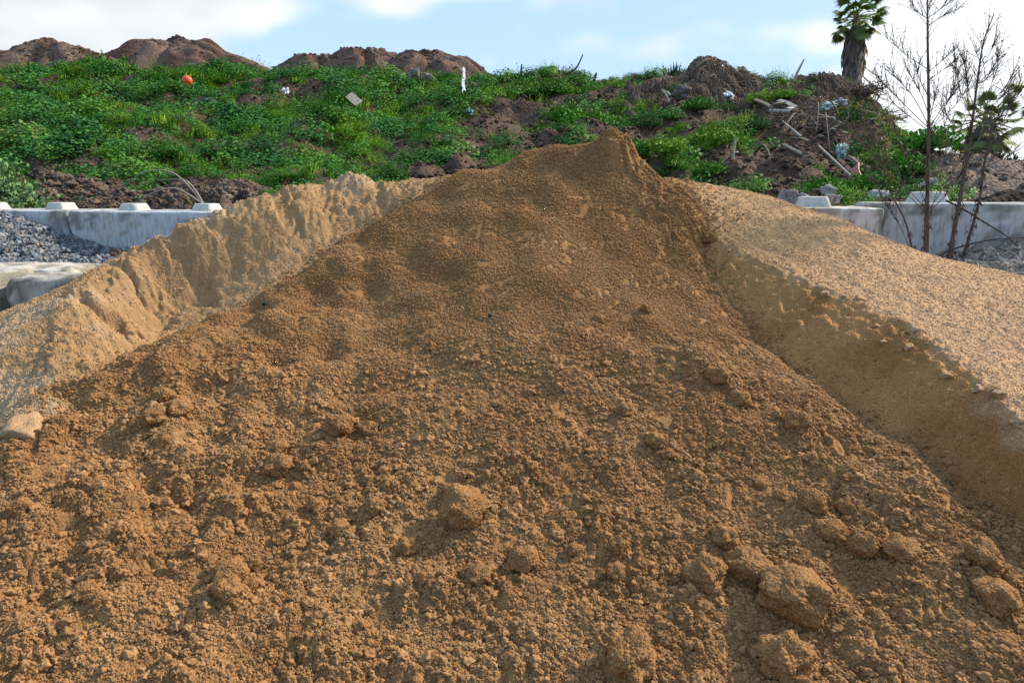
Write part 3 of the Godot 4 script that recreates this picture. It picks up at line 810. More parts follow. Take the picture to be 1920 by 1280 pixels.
func weed(seed_: int, m: Material) -> ArrayMesh:
	# upright stems set with small pointed leaves
	var r := RandomNumberGenerator.new(); r.seed = seed_
	var b := MB.new()
	for s in 15:
		var a := r.randf() * TAU
		var base := Vector3(cos(a), 0, sin(a)) * r.randf() * 0.13
		var lean := Vector3(cos(a) * r.randf_range(0.1, 0.8), 1.0, sin(a) * r.randf_range(0.1, 0.8)).normalized()
		var high := r.randf_range(0.14, 0.38)
		for k in 9:
			var t := (k + 0.6) / 9.0
			var p := base + lean * high * t
			var g := r.randf() * TAU
			var along := (Vector3(cos(g), r.randf_range(0.0, 0.9), sin(g))).normalized()
			b.tint = grey(r.randf_range(0.8, 1.2)) * Color(1.0 + 0.25 * t, 1.0, 1.0)
			leaf(b, p, along, Vector3.UP, r.randf_range(0.03, 0.065) * (1.1 - 0.5 * t), r.randf_range(0.013, 0.024))
	return b.mesh(m)

func tuft(seed_: int, m: Material) -> ArrayMesh:
	var r := RandomNumberGenerator.new(); r.seed = seed_
	var b := MB.new()
	for k in 78:
		var a := r.randf() * TAU
		var q := r.randf() * 0.14
		var p := Vector3(cos(a) * q, 0, sin(a) * q)
		var out := Vector3(cos(a + r.randfn() * 0.5), 0, sin(a + r.randfn() * 0.5))
		var l := r.randf_range(0.08, 0.24)
		var side := out.cross(Vector3.UP) * r.randf_range(0.004, 0.009)
		var p1 := p + Vector3(0, l * 0.6, 0) + out * l * 0.18
		var p2 := p1 + Vector3(0, l * 0.25 * r.randf_range(0.0, 1.2), 0) + out * l * 0.38
		b.tint = grey(r.randf_range(0.75, 1.25))
		var nn := (Vector3.UP + out * 0.5).normalized()
		var a0 := b.add(p - side, nn); var a1 := b.add(p + side, nn)
		var b0 := b.add(p1 - side * 0.8, nn); var b1 := b.add(p1 + side * 0.8, nn)
		b.quad(a0, a1, b1, b0)
		b.tri(b0, b1, b.add(p2, nn))
	return b.mesh(m)

func bush(seed_: int, m: Material, leaves: int, length: float, width: float) -> ArrayMesh:
	# a rounded shrub of radius about one: leaves at the ends of many twigs, thick towards the outside
	var r := RandomNumberGenerator.new(); r.seed = seed_
	var f := simplex(1.6, seed_)
	var b := MB.new()
	for k in leaves:
		var q := Vector3(r.randfn(), absf(r.randfn()) * 0.9, r.randfn()).normalized()
		var rad := (0.78 + 0.5 * f.get_noise_3dv(q * 1.5)) * pow(r.randf(), 0.3)
		var p := q * rad * Vector3(1, 0.9, 1)
		var along := (q + Vector3(r.randfn(), r.randfn() + 0.5, r.randfn()) * 0.6).normalized()
		b.tint = grey(r.randf_range(0.7, 1.25))
		leaf(b, p, along, q, length * r.randf_range(0.7, 1.3), width * r.randf_range(0.7, 1.3))
	return b.mesh(m)

func vegetation(m: Material) -> void:
	var r := RandomNumberGenerator.new(); r.seed = 5
	var kinds: Array[ArrayMesh] = [mallow(1, m), mallow(2, m), mallow(3, m), weed(4, m), weed(5, m), weed(6, m), tuft(7, m), tuft(8, m), tuft(9, m)]
	var sets: Array[Copies] = []
	for k in 9: sets.append(Copies.new())
	var deep := Color(0.045, 0.165, 0.020)
	var mid := Color(0.090, 0.275, 0.026)
	var bright := Color(0.210, 0.400, 0.036)
	for k in 42000:
		var d := r.randf_range(6.6, 25.0)
		var x := r.randf_range(-0.92, 0.92) * d
		var e := bareness(x, d)
		if r.randf() < e * 1.02: continue
		if d < wall_line(x) + 1.0: continue
		var right := smoothstep(-4.0, 3.0, x - 0.1 * (d - 10.0))
		var kn := nKind.get_noise_2d(x, d)
		var kind := 0
		var z := r.randf() + kn * 0.8
		if z < lerpf(0.40, 0.2, right): kind = 0
		elif z < lerpf(1.10, 0.75, right): kind = 1
		else: kind = 2
		var tone := clampf(0.35 + nTone.get_noise_2d(x, d) * 1.1 + right * 0.30 + r.randfn() * 0.2, 0.0, 1.0)
		var c := deep.lerp(mid, minf(tone * 2.0, 1.0)).lerp(bright, maxf(tone * 2.0 - 1.0, 0.0))
		if kind == 2: c = c.lerp(bright, 0.35)
		if kind == 0: c = c.lerp(Color(0.050, 0.165, 0.060), 0.5)
		if r.randf() < 0.06: c = c.lerp(Color(0.16, 0.17, 0.05), 0.7)
		var s := r.randf_range(0.5, 1.10) * lerpf(0.62, 0.95, smoothstep(7.0, 20.0, d)) * (1.0 - 0.45 * e) * (1.0 + 0.9 * nH2.get_noise_2d(x * 0.7, d * 0.7)) * lerpf(1.0, 0.85, right)
		if s < 0.2: continue
		sets[kind * 3 + r.randi() % 3].add(Basis(Vector3.UP, r.randf() * TAU).rotated(Vector3.RIGHT, r.randf_range(0.0, 0.3)).scaled(Vector3(s, s * r.randf_range(0.6, 1.0), s)), Vector3(x, hill(x, d) - 0.02, -d), c)
	var called := ["mallow_cover", "mallow_cover", "mallow_cover", "weed_cover", "weed_cover", "weed_cover", "grass_cover", "grass_cover", "grass_cover"]
	var said := ["dense low cover of round leaved green weeds on the hillside", "upright leafy green weeds spread over the hillside", "tufts of bright green grass spread over the hillside"]
	for k in 9:
		copies(called[k], kinds[k], sets[k])
		var o := get_child(get_child_count() - 1)
		o.set_meta("label", said[k / 3]); o.set_meta("category", "ground cover")

func litter(mat: Material) -> void:
	# crumbs of soil, dry twigs and stalks on the bare parts of the slope
	var r := RandomNumberGenerator.new(); r.seed = 6
	var soil := lump(1, 61, 0.5, 0.0, 0.4, mat)
	var b := MB.new()
	tube(b, [Vector3(-0.5, 0, 0), Vector3(-0.1, 0.05, 0.03), Vector3(0.2, 0.02, -0.03), Vector3(0.5, 0.08, 0.02)], 0.02, 0.008, 4)
	var twig := b.mesh(mat)
	var a := Copies.new()
	var t := Copies.new()
	for k in 60000:
		var d := 5.4 * pow(23.0 / 5.4, r.randf())
		var x := r.randf_range(-0.9, 0.9) * d
		if d < wall_line(x) + 0.75: continue
		if bareness(x, d) < 0.35: continue
		var track := smoothstep(0.57, 0.64, x / d)
		if r.randf() < track * 0.8: continue
		var z := r.randf()
		if z < 0.8:
			var s := 0.012 + 0.04 * pow(r.randf(), 3.0)
			var c := Color(0.10, 0.065, 0.048).lerp(Color(0.20, 0.14, 0.105), r.randf()).lerp(Color(0.27, 0.20, 0.155), track)
			a.add(spin(r).scaled(Vector3(s, s * 0.7, s)), Vector3(x, hill(x, d) + s * 0.2, -d), c)
		else:
			var s := r.randf_range(0.08, 0.4) * (0.5 + 0.5 * smoothstep(-1.0, 4.0, x))
			var c := Color(0.11, 0.08, 0.06).lerp(Color(0.34, 0.28, 0.22), r.randf() * r.randf())
			t.add(Basis(Vector3.UP, r.randf() * TAU).rotated(Vector3(0, 0, 1), r.randf_range(-0.35, 0.35)).rotated(Vector3.RIGHT, 0.28).scaled(Vector3(s, s * 0.55, s * 0.55)), Vector3(x, hill(x, d) + 0.012, -d), c)
	copies("soil_crumbs", soil, a)
	get_child(get_child_count() - 1).set_meta("label", "crumbs of dark soil on the bare patches of the hillside")
	copies("dry_twigs", twig, t)
	get_child(get_child_count() - 1).set_meta("label", "dry twigs and stalks strewn over the bare soil of the hillside")

func mound(at: Vector3, size: Vector3, seed_: int, m: Material, c0: Color, c1: Color, power := 1.0, rough := 0.18) -> ArrayMesh:
	# an irregular pile; size is half width, height, half depth
	var f := simplex(1.3, seed_, 3); var g := simplex(5.0, seed_ + 1, 3)
	var b := MB.new()
	var nr := 40
	var ns := 96
	for j in nr + 1:
		var q := float(j) / nr
		for k in ns:
			var a := TAU * k / ns
			var e := 1.0 + 0.35 * f.get_noise_2d(cos(a) * 1.1, sin(a) * 1.1)
			var p := Vector2(cos(a), sin(a)) * q * 1.15 * e
			var h := pow(0.5 + 0.5 * cos(PI * minf(q, 1.0)), power) * (1.0 + rough * 1.6 * f.get_noise_2d(p.x * 1.2 + 5.0, p.y * 1.2)) + rough * 0.45 * g.get_noise_2d(p.x, p.y) - 0.7 * smoothstep(0.82, 1.0, q)
			b.tint = c0.lerp(c1, clampf(0.5 + 1.3 * f.get_noise_2d(p.x * 2.0, p.y * 2.0 + 9.0), 0, 1))
			b.add(Vector3(p.x * size.x, h * size.y, p.y * size.z), Vector3.UP)
	for j in nr:
		for k in ns:
			var t := (k + 1) % ns
			b.quad(j * ns + k, j * ns + t, (j + 1) * ns + t, (j + 1) * ns + k)
	b.smooth()
	return b.mesh(m)

func plants(m: Material) -> void:
	var r := RandomNumberGenerator.new(); r.seed = 19
	var round_ := [bush(201, m, 1500, 0.16, 0.05), bush(202, m, 1500, 0.16, 0.05)]
	var broad := [bush(203, m, 1700, 0.15, 0.08), bush(204, m, 1700, 0.15, 0.08)]
	var dark := Color(0.055, 0.135, 0.040)
	var green := Color(0.075, 0.220, 0.028)
	var yellow := Color(0.160, 0.310, 0.034)
	var list := [
		[2.58, 11.25, 0.30, "d", "round dark bush nearest above the knob of the sand heap, to its right"], [2.49, 12.8, 0.28, "d", "round dark bush half way up the slope above the sand peak"], [3.47, 15.35, 0.32, "d", "rounded dark green bush just below the straw heap's left foot"],
		[1.03, 13.8, 0.45, "g", "leafy green bush in a bare stretch of slope, left one of three in a row"], [1.39, 12.8, 0.48, "g", "leafy green bush right above the top of the sand heap"], [1.95, 13.75, 0.4, "g", "leafy green bush right of the sand peak, middle of the slope"],
		[0.33, 18, 0.44, "g", "bright bush under the crest beside the short dark stub"], [1.02, 17.2, 0.42, "g", "bush under the crest below the slanting stick"], [1.77, 17.15, 0.42, "g", "bush under the crest right of the slanting stick"], [2.8, 17.25, 0.36, "g", "bush on the crest left of the straw heap"],
		[3.2, 11.5, 0.34, "y", "yellow green clump on the slope above a lone grey stone"], [3.29, 10.65, 0.32, "g", "green clump beside the lying grey branch"], [3.59, 13.75, 0.35, "g", "broad leaved clump right of the grey lump of roots"], [2.96, 10.05, 0.34, "y", "yellow green clump above the upright white stake"],
		[4.42, 14.7, 0.25, "d", "small bush right below the white plastic basin"], [1.95, 13.05, 0.27, "d", "small dark bush left of the white stick"], [-0.44, 10.55, 0.26, "d", "dark bush behind the tan rim, left of the sand peak"], [0.12, 10.75, 0.24, "d", "dark bush touching the skyline of the brown heap's left shoulder"],
		[1.12, 13.05, 0.40, "g", "green bush in front of the row of three on the slope"], [0.98, 10, 0.25, "g", "clump of leaves showing over the sand right of the peak"], [2.06, 9.35, 0.31, "y", "yellow green tuft showing over the sand on the right shoulder"],
		[3.69, 8.2, 0.33, "g", "large leafy bush behind the wall's right stud"], [3.3, 8, 0.16, "g", "small leafy clump between the stones and the leafy bush"], [4.19, 8.1, 0.3, "g", "leafy bush at the foot of the bent white pipe"], [4.63, 8.35, 0.31, "g", "leafy bush behind the left stems of the saplings"],
		[5.32, 10.7, 0.44, "d", "wide dark bush right of the green and white bag"], [6.79, 12.4, 0.30, "y", "bright bush on the shoulder of the hill left of the tallest sapling"], [5.17, 8.75, 0.38, "g", "bright bush behind the trunk of the tallest sapling"], [4.04, 11.7, 0.25, "d", "dry dark bush left of the long thin pipe"],
		[1.74, 9.55, 0.24, "g", "low clump just over the tan rim right of the peak"], [5.09, 14.75, 0.32, "y", "yellow green clump above the pale planks"], [5.47, 14.45, 0.25, "y", "small yellow green clump right of the pale planks"], [3.96, 9.35, 0.18, "g", "small clump below the tiny white stick"],
		[-11.7, 21.2, 0.75, "g", "big leafy bush on the left skyline in front of the tallest soil mound"], [-12.5, 21.4, 0.5, "g", "lower bush left of the big one on the left skyline"], [-9.14, 19.4, 0.45, "g", "blue green bush right above the orange ball"], [-8.3, 19.8, 0.42, "g", "dense bush on the crest right of the orange ball"],
		[2.54, 9.05, 0.23, "g", "clump beside the upright white stake"], [4.96, 9.65, 0.27, "y", "yellow green clump above the crate"], [5.89, 12.3, 0.45, "d", "feathery dark bush below the brown thatch"], [0.51, 17.25, 0.37, "g", "bush between two bushes under the crest, above the row of three"], [2.36, 10.8, 0.2, "d", "small dark bush left of the nearest round bush"]]
	for q in list:
		var kind: String = q[3]
		var o := put("bush", round_[r.randi() % 2] if kind == "d" else broad[r.randi() % 2])
		var s: float = q[2]
		var c := (dark if kind == "d" else (yellow if kind == "y" else green)) * r.randf_range(0.85, 1.15)
		var mm := m.duplicate() as StandardMaterial3D
		mm.albedo_color = c.linear_to_srgb()
		o.material_override = mm
		o.transform = Transform3D(Basis(Vector3.UP, r.randf() * TAU).scaled(Vector3(s, s * r.randf_range(0.75, 0.95), s)), on_hill(q[0], q[1], 0.02))
		tag(o, q[4], "bush", "bushes on the slope")
	# the pale shrub in the left corner
	var shrub := put("shrub", bush(210, m, 3000, 0.09, 0.055))
	var pm := m.duplicate() as StandardMaterial3D
	pm.albedo_color = Color(0.15, 0.26, 0.12).linear_to_srgb()
	shrub.material_override = pm
	shrub.transform = Transform3D(Basis.from_scale(Vector3(0.62, 0.66, 0.55)), on_hill(-5.15, 6.75, 0.0))
	tag(shrub, "pale grey green leafy shrub behind the wall at the left edge", "shrub")
	for q in [[12.6, 19.5, 0.45, "dark shrub on the right skyline beside the hill's end"], [14.2, 21.5, 0.65, "dark rounded tree between the hill's end and the palms"], [17.6, 26.0, 1.6, "tall dark bushy tree behind the palms at the right edge"], [14.9, 19.6, 1.0, "dark undergrowth at the foot of the right hand palms"]]:
		var o := put("dark_shrub", bush(220, m, 2600, 0.15, 0.06) if names.get("dark_shrub") == null else (get_node("dark_shrub") as MeshInstance3D).mesh)
		var s: float = q[2]
		var mm := m.duplicate() as StandardMaterial3D
		mm.albedo_color = Color(0.060, 0.085, 0.036).linear_to_srgb(); mm.backlight = Color(0.10, 0.13, 0.05)
		o.material_override = mm
		o.transform = Transform3D(Basis(Vector3.UP, s * 4.0).scaled(Vector3(s, s * 1.05, s)), on_hill(q[0], q[1], 0.0))
		tag(o, q[3], "shrub", "dark shrubs beyond the track")
	# spiky plant on the crest
	var b := MB.new()
	for k in 26:
		var a := r.randf() * TAU
		var l := r.randf_range(0.3, 0.62)
		b.tint = Color(0.05, 0.085, 0.06) * r.randf_range(0.7, 1.2)
		leaf(b, Vector3(cos(a), 0, sin(a)) * 0.05, Vector3(cos(a) * r.randf_range(0.4, 1.5), 1.0, sin(a) * r.randf_range(0.3, 1.0)).normalized(), Vector3(cos(a), 0.5, sin(a)), l, 0.07, 0.4)
	var spiky := put("spiky_plant", b.mesh(m))
	spiky.position = on_hill(4.0, 18.0, 0.05)
	tag(spiky, "dark spiky plant on the skyline at the left of the straw heap", "plant")
	# yellow flowers
	b = MB.new()
	b.tint = Color(0.06, 0.13, 0.03)
	tube(b, [Vector3.ZERO, Vector3(0.01, 0.13, 0), Vector3(0.0, 0.26, 0.01)], 0.004, 0.003, 3)
	b.tint = Color(0.75, 0.52, 0.02)
	for k in 6:
		var a := TAU * k / 6.0
		leaf(b, Vector3(0, 0.26, 0.01), Vector3(cos(a), 0.35, sin(a)).normalized(), Vector3.UP, 0.035, 0.028, 0.1)
	var flowers := Copies.new()
	for k in 130:
		var x := 6.25 + r.randfn() * 0.42
		var d := 11.2 + r.randfn() * 0.8
		var s := r.randf_range(0.8, 1.5)
		flowers.add(Basis(Vector3.UP, r.randf() * TAU).scaled(Vector3.ONE * s), on_hill(x, d, 0.03), Color(1, 1, 1))
	copies("yellow_flowers", b.mesh(m), flowers)
	get_child(get_child_count() - 1).set_meta("label", "patch of small yellow flowers on the slope behind the saplings")

func saplings(bark: Material, scrap: Material) -> void:
	sapling("sapling", "tallest bare sapling with whorls of rising branches in front of the wall",
		[Vector3(2.43, 0.905, -4), Vector3(2.402, 1.142, -4), Vector3(2.386, 1.293, -4), Vector3(2.367, 1.53, -4.01), Vector3(2.346, 1.763, -4.02), Vector3(2.306, 2.045, -4.02), Vector3(2.28, 2.267, -4.03), Vector3(2.243, 2.534, -4.03)], 0.0155, 0.0032, [
		[Vector3(2.398, 1.248, -4), Vector3(2.284, 1.383, -4.05), Vector3(2.166, 1.564, -4.1), Vector3(2.113, 1.671, -4.14)],
		[Vector3(2.391, 1.233, -4), Vector3(2.232, 1.347, -3.95), Vector3(2.052, 1.497, -3.9), Vector3(1.879, 1.635, -3.85), Vector3(1.774, 1.727, -3.8)],
		[Vector3(2.399, 1.263, -4), Vector3(2.353, 1.429, -4.1), Vector3(2.306, 1.631, -4.2), Vector3(2.26, 1.771, -4.25)],
		[Vector3(2.353, 1.706, -4.02), Vector3(2.229, 1.824, -4.05), Vector3(2.111, 1.942, -4.08), Vector3(2.034, 2.022, -4.1)],
		[Vector3(2.351, 1.72, -4.02), Vector3(2.213, 1.854, -3.95), Vector3(2.114, 1.932, -3.92), Vector3(2.028, 2.003, -3.9)],
		[Vector3(2.344, 1.777, -4.02), Vector3(2.322, 1.916, -4.1), Vector3(2.259, 2.039, -4.15)],
		[Vector3(2.355, 1.691, -4.02), Vector3(2.174, 1.804, -4), Vector3(2.016, 1.909, -3.95)],
		[Vector3(2.356, 1.706, -4.02), Vector3(2.427, 1.809, -4.05), Vector3(2.494, 1.899, -4.08), Vector3(2.536, 2.016, -4.1)],
		[Vector3(2.358, 1.691, -4.02), Vector3(2.413, 1.784, -3.95), Vector3(2.469, 1.889, -3.9), Vector3(2.548, 1.94, -3.88)],
		[Vector3(2.36, 1.677, -4.02), Vector3(2.484, 1.844, -4.1), Vector3(2.546, 1.952, -4.15), Vector3(2.56, 2.102, -4.18)],
		[Vector3(2.315, 2.003, -4.02), Vector3(2.393, 2.064, -4.05), Vector3(2.491, 2.14, -4.08)],
		[Vector3(2.32, 1.961, -4.02), Vector3(2.413, 2.022, -4.05), Vector3(2.539, 2.101, -4.1)],
		[Vector3(2.282, 2.28, -4.03), Vector3(2.242, 2.312, -4.05), Vector3(2.203, 2.366, -4.08)],
		[Vector3(2.281, 2.286, -4.03), Vector3(2.343, 2.326, -4.05), Vector3(2.427, 2.387, -4.08), Vector3(2.476, 2.447, -4.1)],
		[Vector3(2.286, 2.245, -4.03), Vector3(2.37, 2.298, -4.05), Vector3(2.469, 2.338, -4.08)],
		[Vector3(2.405, 1.263, -4), Vector3(2.488, 1.353, -4.05), Vector3(2.58, 1.474, -4.1), Vector3(2.601, 1.549, -4.1)],
		[Vector3(2.407, 1.248, -4), Vector3(2.459, 1.338, -3.95), Vector3(2.501, 1.454, -3.9)],
		[Vector3(2.31, 2.017, -4.02), Vector3(2.228, 2.078, -4.05), Vector3(2.179, 2.126, -4.08), Vector3(2.098, 2.199, -4.1)],
		[Vector3(2.328, 1.877, -4.02), Vector3(2.246, 1.986, -4), Vector3(2.253, 2.069, -4)],
		[Vector3(2.409, 1.233, -4), Vector3(2.499, 1.383, -4.1), Vector3(2.544, 1.627, -4.15), Vector3(2.539, 1.782, -4.2)],
		[Vector3(2.341, 1.732, -4), Vector3(2.353, 1.846, -4), Vector3(2.397, 1.966, -4.05)]], bark, scrap, 601, 1.0)
	sapling("sapling", "leaning bare sapling with a feathery crown, middle one before the right wall",
		[Vector3(2.525, 0.945, -3.95), Vector3(2.531, 1.144, -3.95), Vector3(2.554, 1.353, -3.97), Vector3(2.581, 1.559, -4), Vector3(2.588, 1.762, -4.01), Vector3(2.599, 1.963, -4.03), Vector3(2.616, 2.161, -4.05), Vector3(2.666, 2.317, -4.07)], 0.0125, 0.0026, [
		[Vector3(2.589, 1.776, -4.01), Vector3(2.679, 1.838, -4.05), Vector3(2.772, 1.912, -4.07), Vector3(2.85, 2.031, -4.1)],
		[Vector3(2.6, 1.921, -4.03), Vector3(2.671, 1.994, -4.05), Vector3(2.76, 2.129, -4.1)],
		[Vector3(2.587, 1.748, -4.01), Vector3(2.506, 1.874, -4), Vector3(2.43, 1.978, -3.95), Vector3(2.405, 2.055, -3.95)],
		[Vector3(2.586, 1.676, -4.01), Vector3(2.596, 1.742, -3.95), Vector3(2.636, 1.834, -3.9), Vector3(2.677, 1.895, -3.85)],
		[Vector3(2.601, 1.991, -4.03), Vector3(2.649, 2.078, -4.05), Vector3(2.682, 2.175, -4.05)],
		[Vector3(2.586, 1.719, -4.01), Vector3(2.673, 1.881, -4.05), Vector3(2.745, 2.031, -4.1), Vector3(2.74, 2.101, -4.1)],
		[Vector3(2.582, 1.617, -4), Vector3(2.469, 1.699, -3.95), Vector3(2.37, 1.765, -3.9)],
		[Vector3(2.605, 2.047, -4.03), Vector3(2.578, 2.12, -4.05)],
		[Vector3(2.581, 1.559, -4), Vector3(2.7, 1.694, -4.05), Vector3(2.836, 1.829, -4.1), Vector3(2.925, 1.981, -4.15)],
		[Vector3(2.583, 1.819, -4.01), Vector3(2.56, 1.938, -4.05), Vector3(2.537, 2.036, -4.05)]], bark, scrap, 602, 1.2)
	sapling("sapling", "thin crooked sapling, rightmost of those before the right wall",
		[Vector3(2.629, 0.94, -4), Vector3(2.667, 1.172, -4), Vector3(2.698, 1.323, -4.02), Vector3(2.71, 1.502, -4.04), Vector3(2.723, 1.644, -4.05), Vector3(2.757, 1.724, -4.06)], 0.009, 0.0026, [
		[Vector3(2.71, 1.49, -4.04), Vector3(2.80, 1.53, -4.05), Vector3(2.90, 1.575, -4.08)],
		[Vector3(2.682, 1.537, -4.1), Vector3(2.661, 1.838, -4.17), Vector3(2.618, 2.013, -4.17), Vector3(2.581, 2.096, -4.15)],
		[Vector3(2.715, 1.56, -4.05), Vector3(2.79, 1.70, -4.08), Vector3(2.86, 1.86, -4.1)]], bark, scrap, 603, 0.8)
	sapling("sapling", "clump of thin bare stems fanning out to the left of the tallest sapling",
		[Vector3(2.366, 0.96, -4.02), Vector3(2.293, 1.171, -4.02), Vector3(2.208, 1.323, -4.04), Vector3(2.111, 1.503, -4.07), Vector3(1.993, 1.685, -4.12), Vector3(1.941, 1.738, -4.12)], 0.006, 0.002, [
		[Vector3(2.35, 0.99, -4.02), Vector3(2.295, 1.231, -4.07), Vector3(2.204, 1.46, -4.12), Vector3(2.105, 1.653, -4.17), Vector3(2.045, 1.799, -4.22)],
		[Vector3(2.36, 0.97, -4.02), Vector3(2.265, 1.141, -4.02), Vector3(2.126, 1.308, -3.97), Vector3(1.977, 1.469, -3.92), Vector3(1.835, 1.596, -3.9)],
		[Vector3(2.355, 0.98, -4.02), Vector3(2.3, 1.138, -4.07), Vector3(2.253, 1.229, -4.12), Vector3(2.159, 1.399, -4.17), Vector3(2.073, 1.54, -4.22)]], bark, scrap, 604, 0.2, 0.06)

# ------------------------------------------------------------------ trees
func twigs_on(b: MB, line: Array, r: RandomNumberGenerator, number: int, length: float, from := 0.25) -> void:
	for k in number:
		var t := lerpf(from, 0.99, r.randf()) * (line.size() - 1)
		var s := int(t)
		var p: Vector3 = (line[s] as Vector3).lerp(line[mini(s + 1, line.size() - 1)], t - s)
		var along: Vector3 = ((line[mini(s + 1, line.size() - 1)] as Vector3) - (line[s] as Vector3)).normalized()
		var d := (along * 0.8 + Vector3(r.randfn() * 0.55, 0.55 + r.randfn() * 0.3, r.randfn() * 0.45)).normalized()
		var l := length * r.randf_range(0.35, 1.2)
		var bend := Vector3(r.randfn(), r.randfn() + 0.6, r.randfn()) * l * 0.08
		var pts := [p, p + d * l * 0.5 + bend * 0.6, p + d * l + bend]
		b.tint = Color(0.08, 0.063, 0.054) * r.randf_range(0.7, 1.5)
		tube(b, pts, 0.0017, 0.0008, 3)
		for q in 4 + r.randi() % 5:
			# dry scraps of leaf and seed along the twig
			var e := r.randf_range(0.15, 1.0)
			var at: Vector3 = (pts[0] as Vector3).lerp(pts[1], e * 2.0) if e < 0.5 else (pts[1] as Vector3).lerp(pts[2], e * 2.0 - 1.0)
			var f := (d + Vector3(r.randfn(), r.randfn(), r.randfn()) * 0.7).normalized()
			leaf(b, at, f, Vector3(r.randfn(), r.randfn(), r.randfn()).normalized(), r.randf_range(0.006, 0.016), r.randf_range(0.002, 0.005))

func sapling(called: String, label: String, trunk: Array, r0: float, r1: float, branches: Array, bark: Material, scraps: Material, seed_: int, ragged: float, twig_length := 0.13) -> void:
	var r := RandomNumberGenerator.new(); r.seed = seed_
	rng.seed = seed_
	var base: Vector3 = trunk[0]
	var o := thing(called, label, "young tree", base)
	var local := func(a: Array) -> Array:
		var q := []
		for p: Vector3 in a: q.append(p - base)
		return q
	var b := MB.new()
	var line: Array = curve(local.call(trunk), 5)
	b.tint = Color(0.11, 0.085, 0.072)
	tube(b, line, r0, r1, 8, 0.12)
	put("trunk", b.mesh(bark), o)
	var t := MB.new()
	for k in branches:
		var l: Array = curve(local.call(k), 4)
		var bb := MB.new()
		bb.tint = Color(0.12, 0.095, 0.08) * r.randf_range(0.8, 1.25)
		tube(bb, l, lerpf(r0, r1, 0.72) * 0.36, 0.0013, 5, 0.1)
		put("branch", bb.mesh(bark), o)
		var far: float = (l[0] as Vector3).distance_to(l[-1])
		twigs_on(t, l, r, int(far * 46.0) + 4, twig_length, 0.3)
	twigs_on(t, line, r, 34, twig_length, 0.5)
	# peeling shreds that hang off the lower trunk
	for k in int(ragged * 120):
		var e := r.randf_range(0.0, 0.55) * (line.size() - 1)
		var p: Vector3 = line[int(e)]
		var a := r.randf() * TAU
		var q := Vector3(cos(a), 0, sin(a))
		t.tint = Color(0.05, 0.036, 0.03) * r.randf_range(0.7, 1.6)
		leaf(t, p + q * r0 * 0.8 + Vector3(0, r.randfn() * 0.03, 0), (q * r.randf_range(0.2, 0.9) + Vector3(0, -0.8 if r.randf() < 0.75 else 0.6, 0)).normalized(), q, r.randf_range(0.015, 0.05), r.randf_range(0.003, 0.009))
	put("twigs", t.mesh(scraps), o, "stuff")

func fan_frond(seed_: int, m: Material, petiole: float, blade: float, droop: float, tint: Color) -> ArrayMesh:
	# a fan leaf that points along -z: a stalk and a folded fan whose tips hang
	var r := RandomNumberGenerator.new(); r.seed = seed_
	rng.seed = seed_
	var b := MB.new()
	b.tint = Color(tint.r * 1.6, tint.g * 1.3, tint.b)
	var hub := Vector3(0, -droop * 0.12 * petiole, -petiole)
	tube(b, [Vector3.ZERO, Vector3(0, 0.04 * petiole, -petiole * 0.5), hub], 0.03, 0.018, 4)
	var n := 34
	for k in n:
		var a := lerpf(-1.75, 1.75, (k + 0.5) / n)
		var dir := Vector3(sin(a), -0.12 * absf(sin(a)), -cos(a)).normalized()
		var l := blade * (0.72 + 0.28 * cos(a * 0.8)) * r.randf_range(0.85, 1.1)
		var w := blade * 0.058
		var side := dir.cross(Vector3.UP).normalized() * w
		var up := Vector3(0, w * 0.8, 0)
		var p0 := hub
		var p1 := hub + dir * l * 0.55
		var p2 := hub + dir * l * 0.85 + Vector3(0, -droop * l * r.randf_range(0.05, 0.14), 0)
		var p3 := p2 + (dir * 0.6 + Vector3(0, -droop * r.randf_range(0.5, 1.2), 0)) * l * 0.22
		b.tint = tint * r.randf_range(0.75, 1.3)
		var nn := Vector3(0, 1, 0)
		var a0 := b.add(p0, nn)
		var l1 := b.add(p1 + side, (nn + side.normalized() * 0.4).normalized()); var m1 := b.add(p1 + up, nn); var r1 := b.add(p1 - side, (nn - side.normalized() * 0.4).normalized())
		b.tri(a0, l1, m1); b.tri(a0, m1, r1)
		var l2 := b.add(p2 + side * 0.4, nn); var r2 := b.add(p2 - side * 0.4, nn)
		b.quad(l1, m1, r2, l2)
		b.tri(m1, r1, r2)
		b.tri(l2, r2, b.add(p3, nn))
	return b.mesh(m)

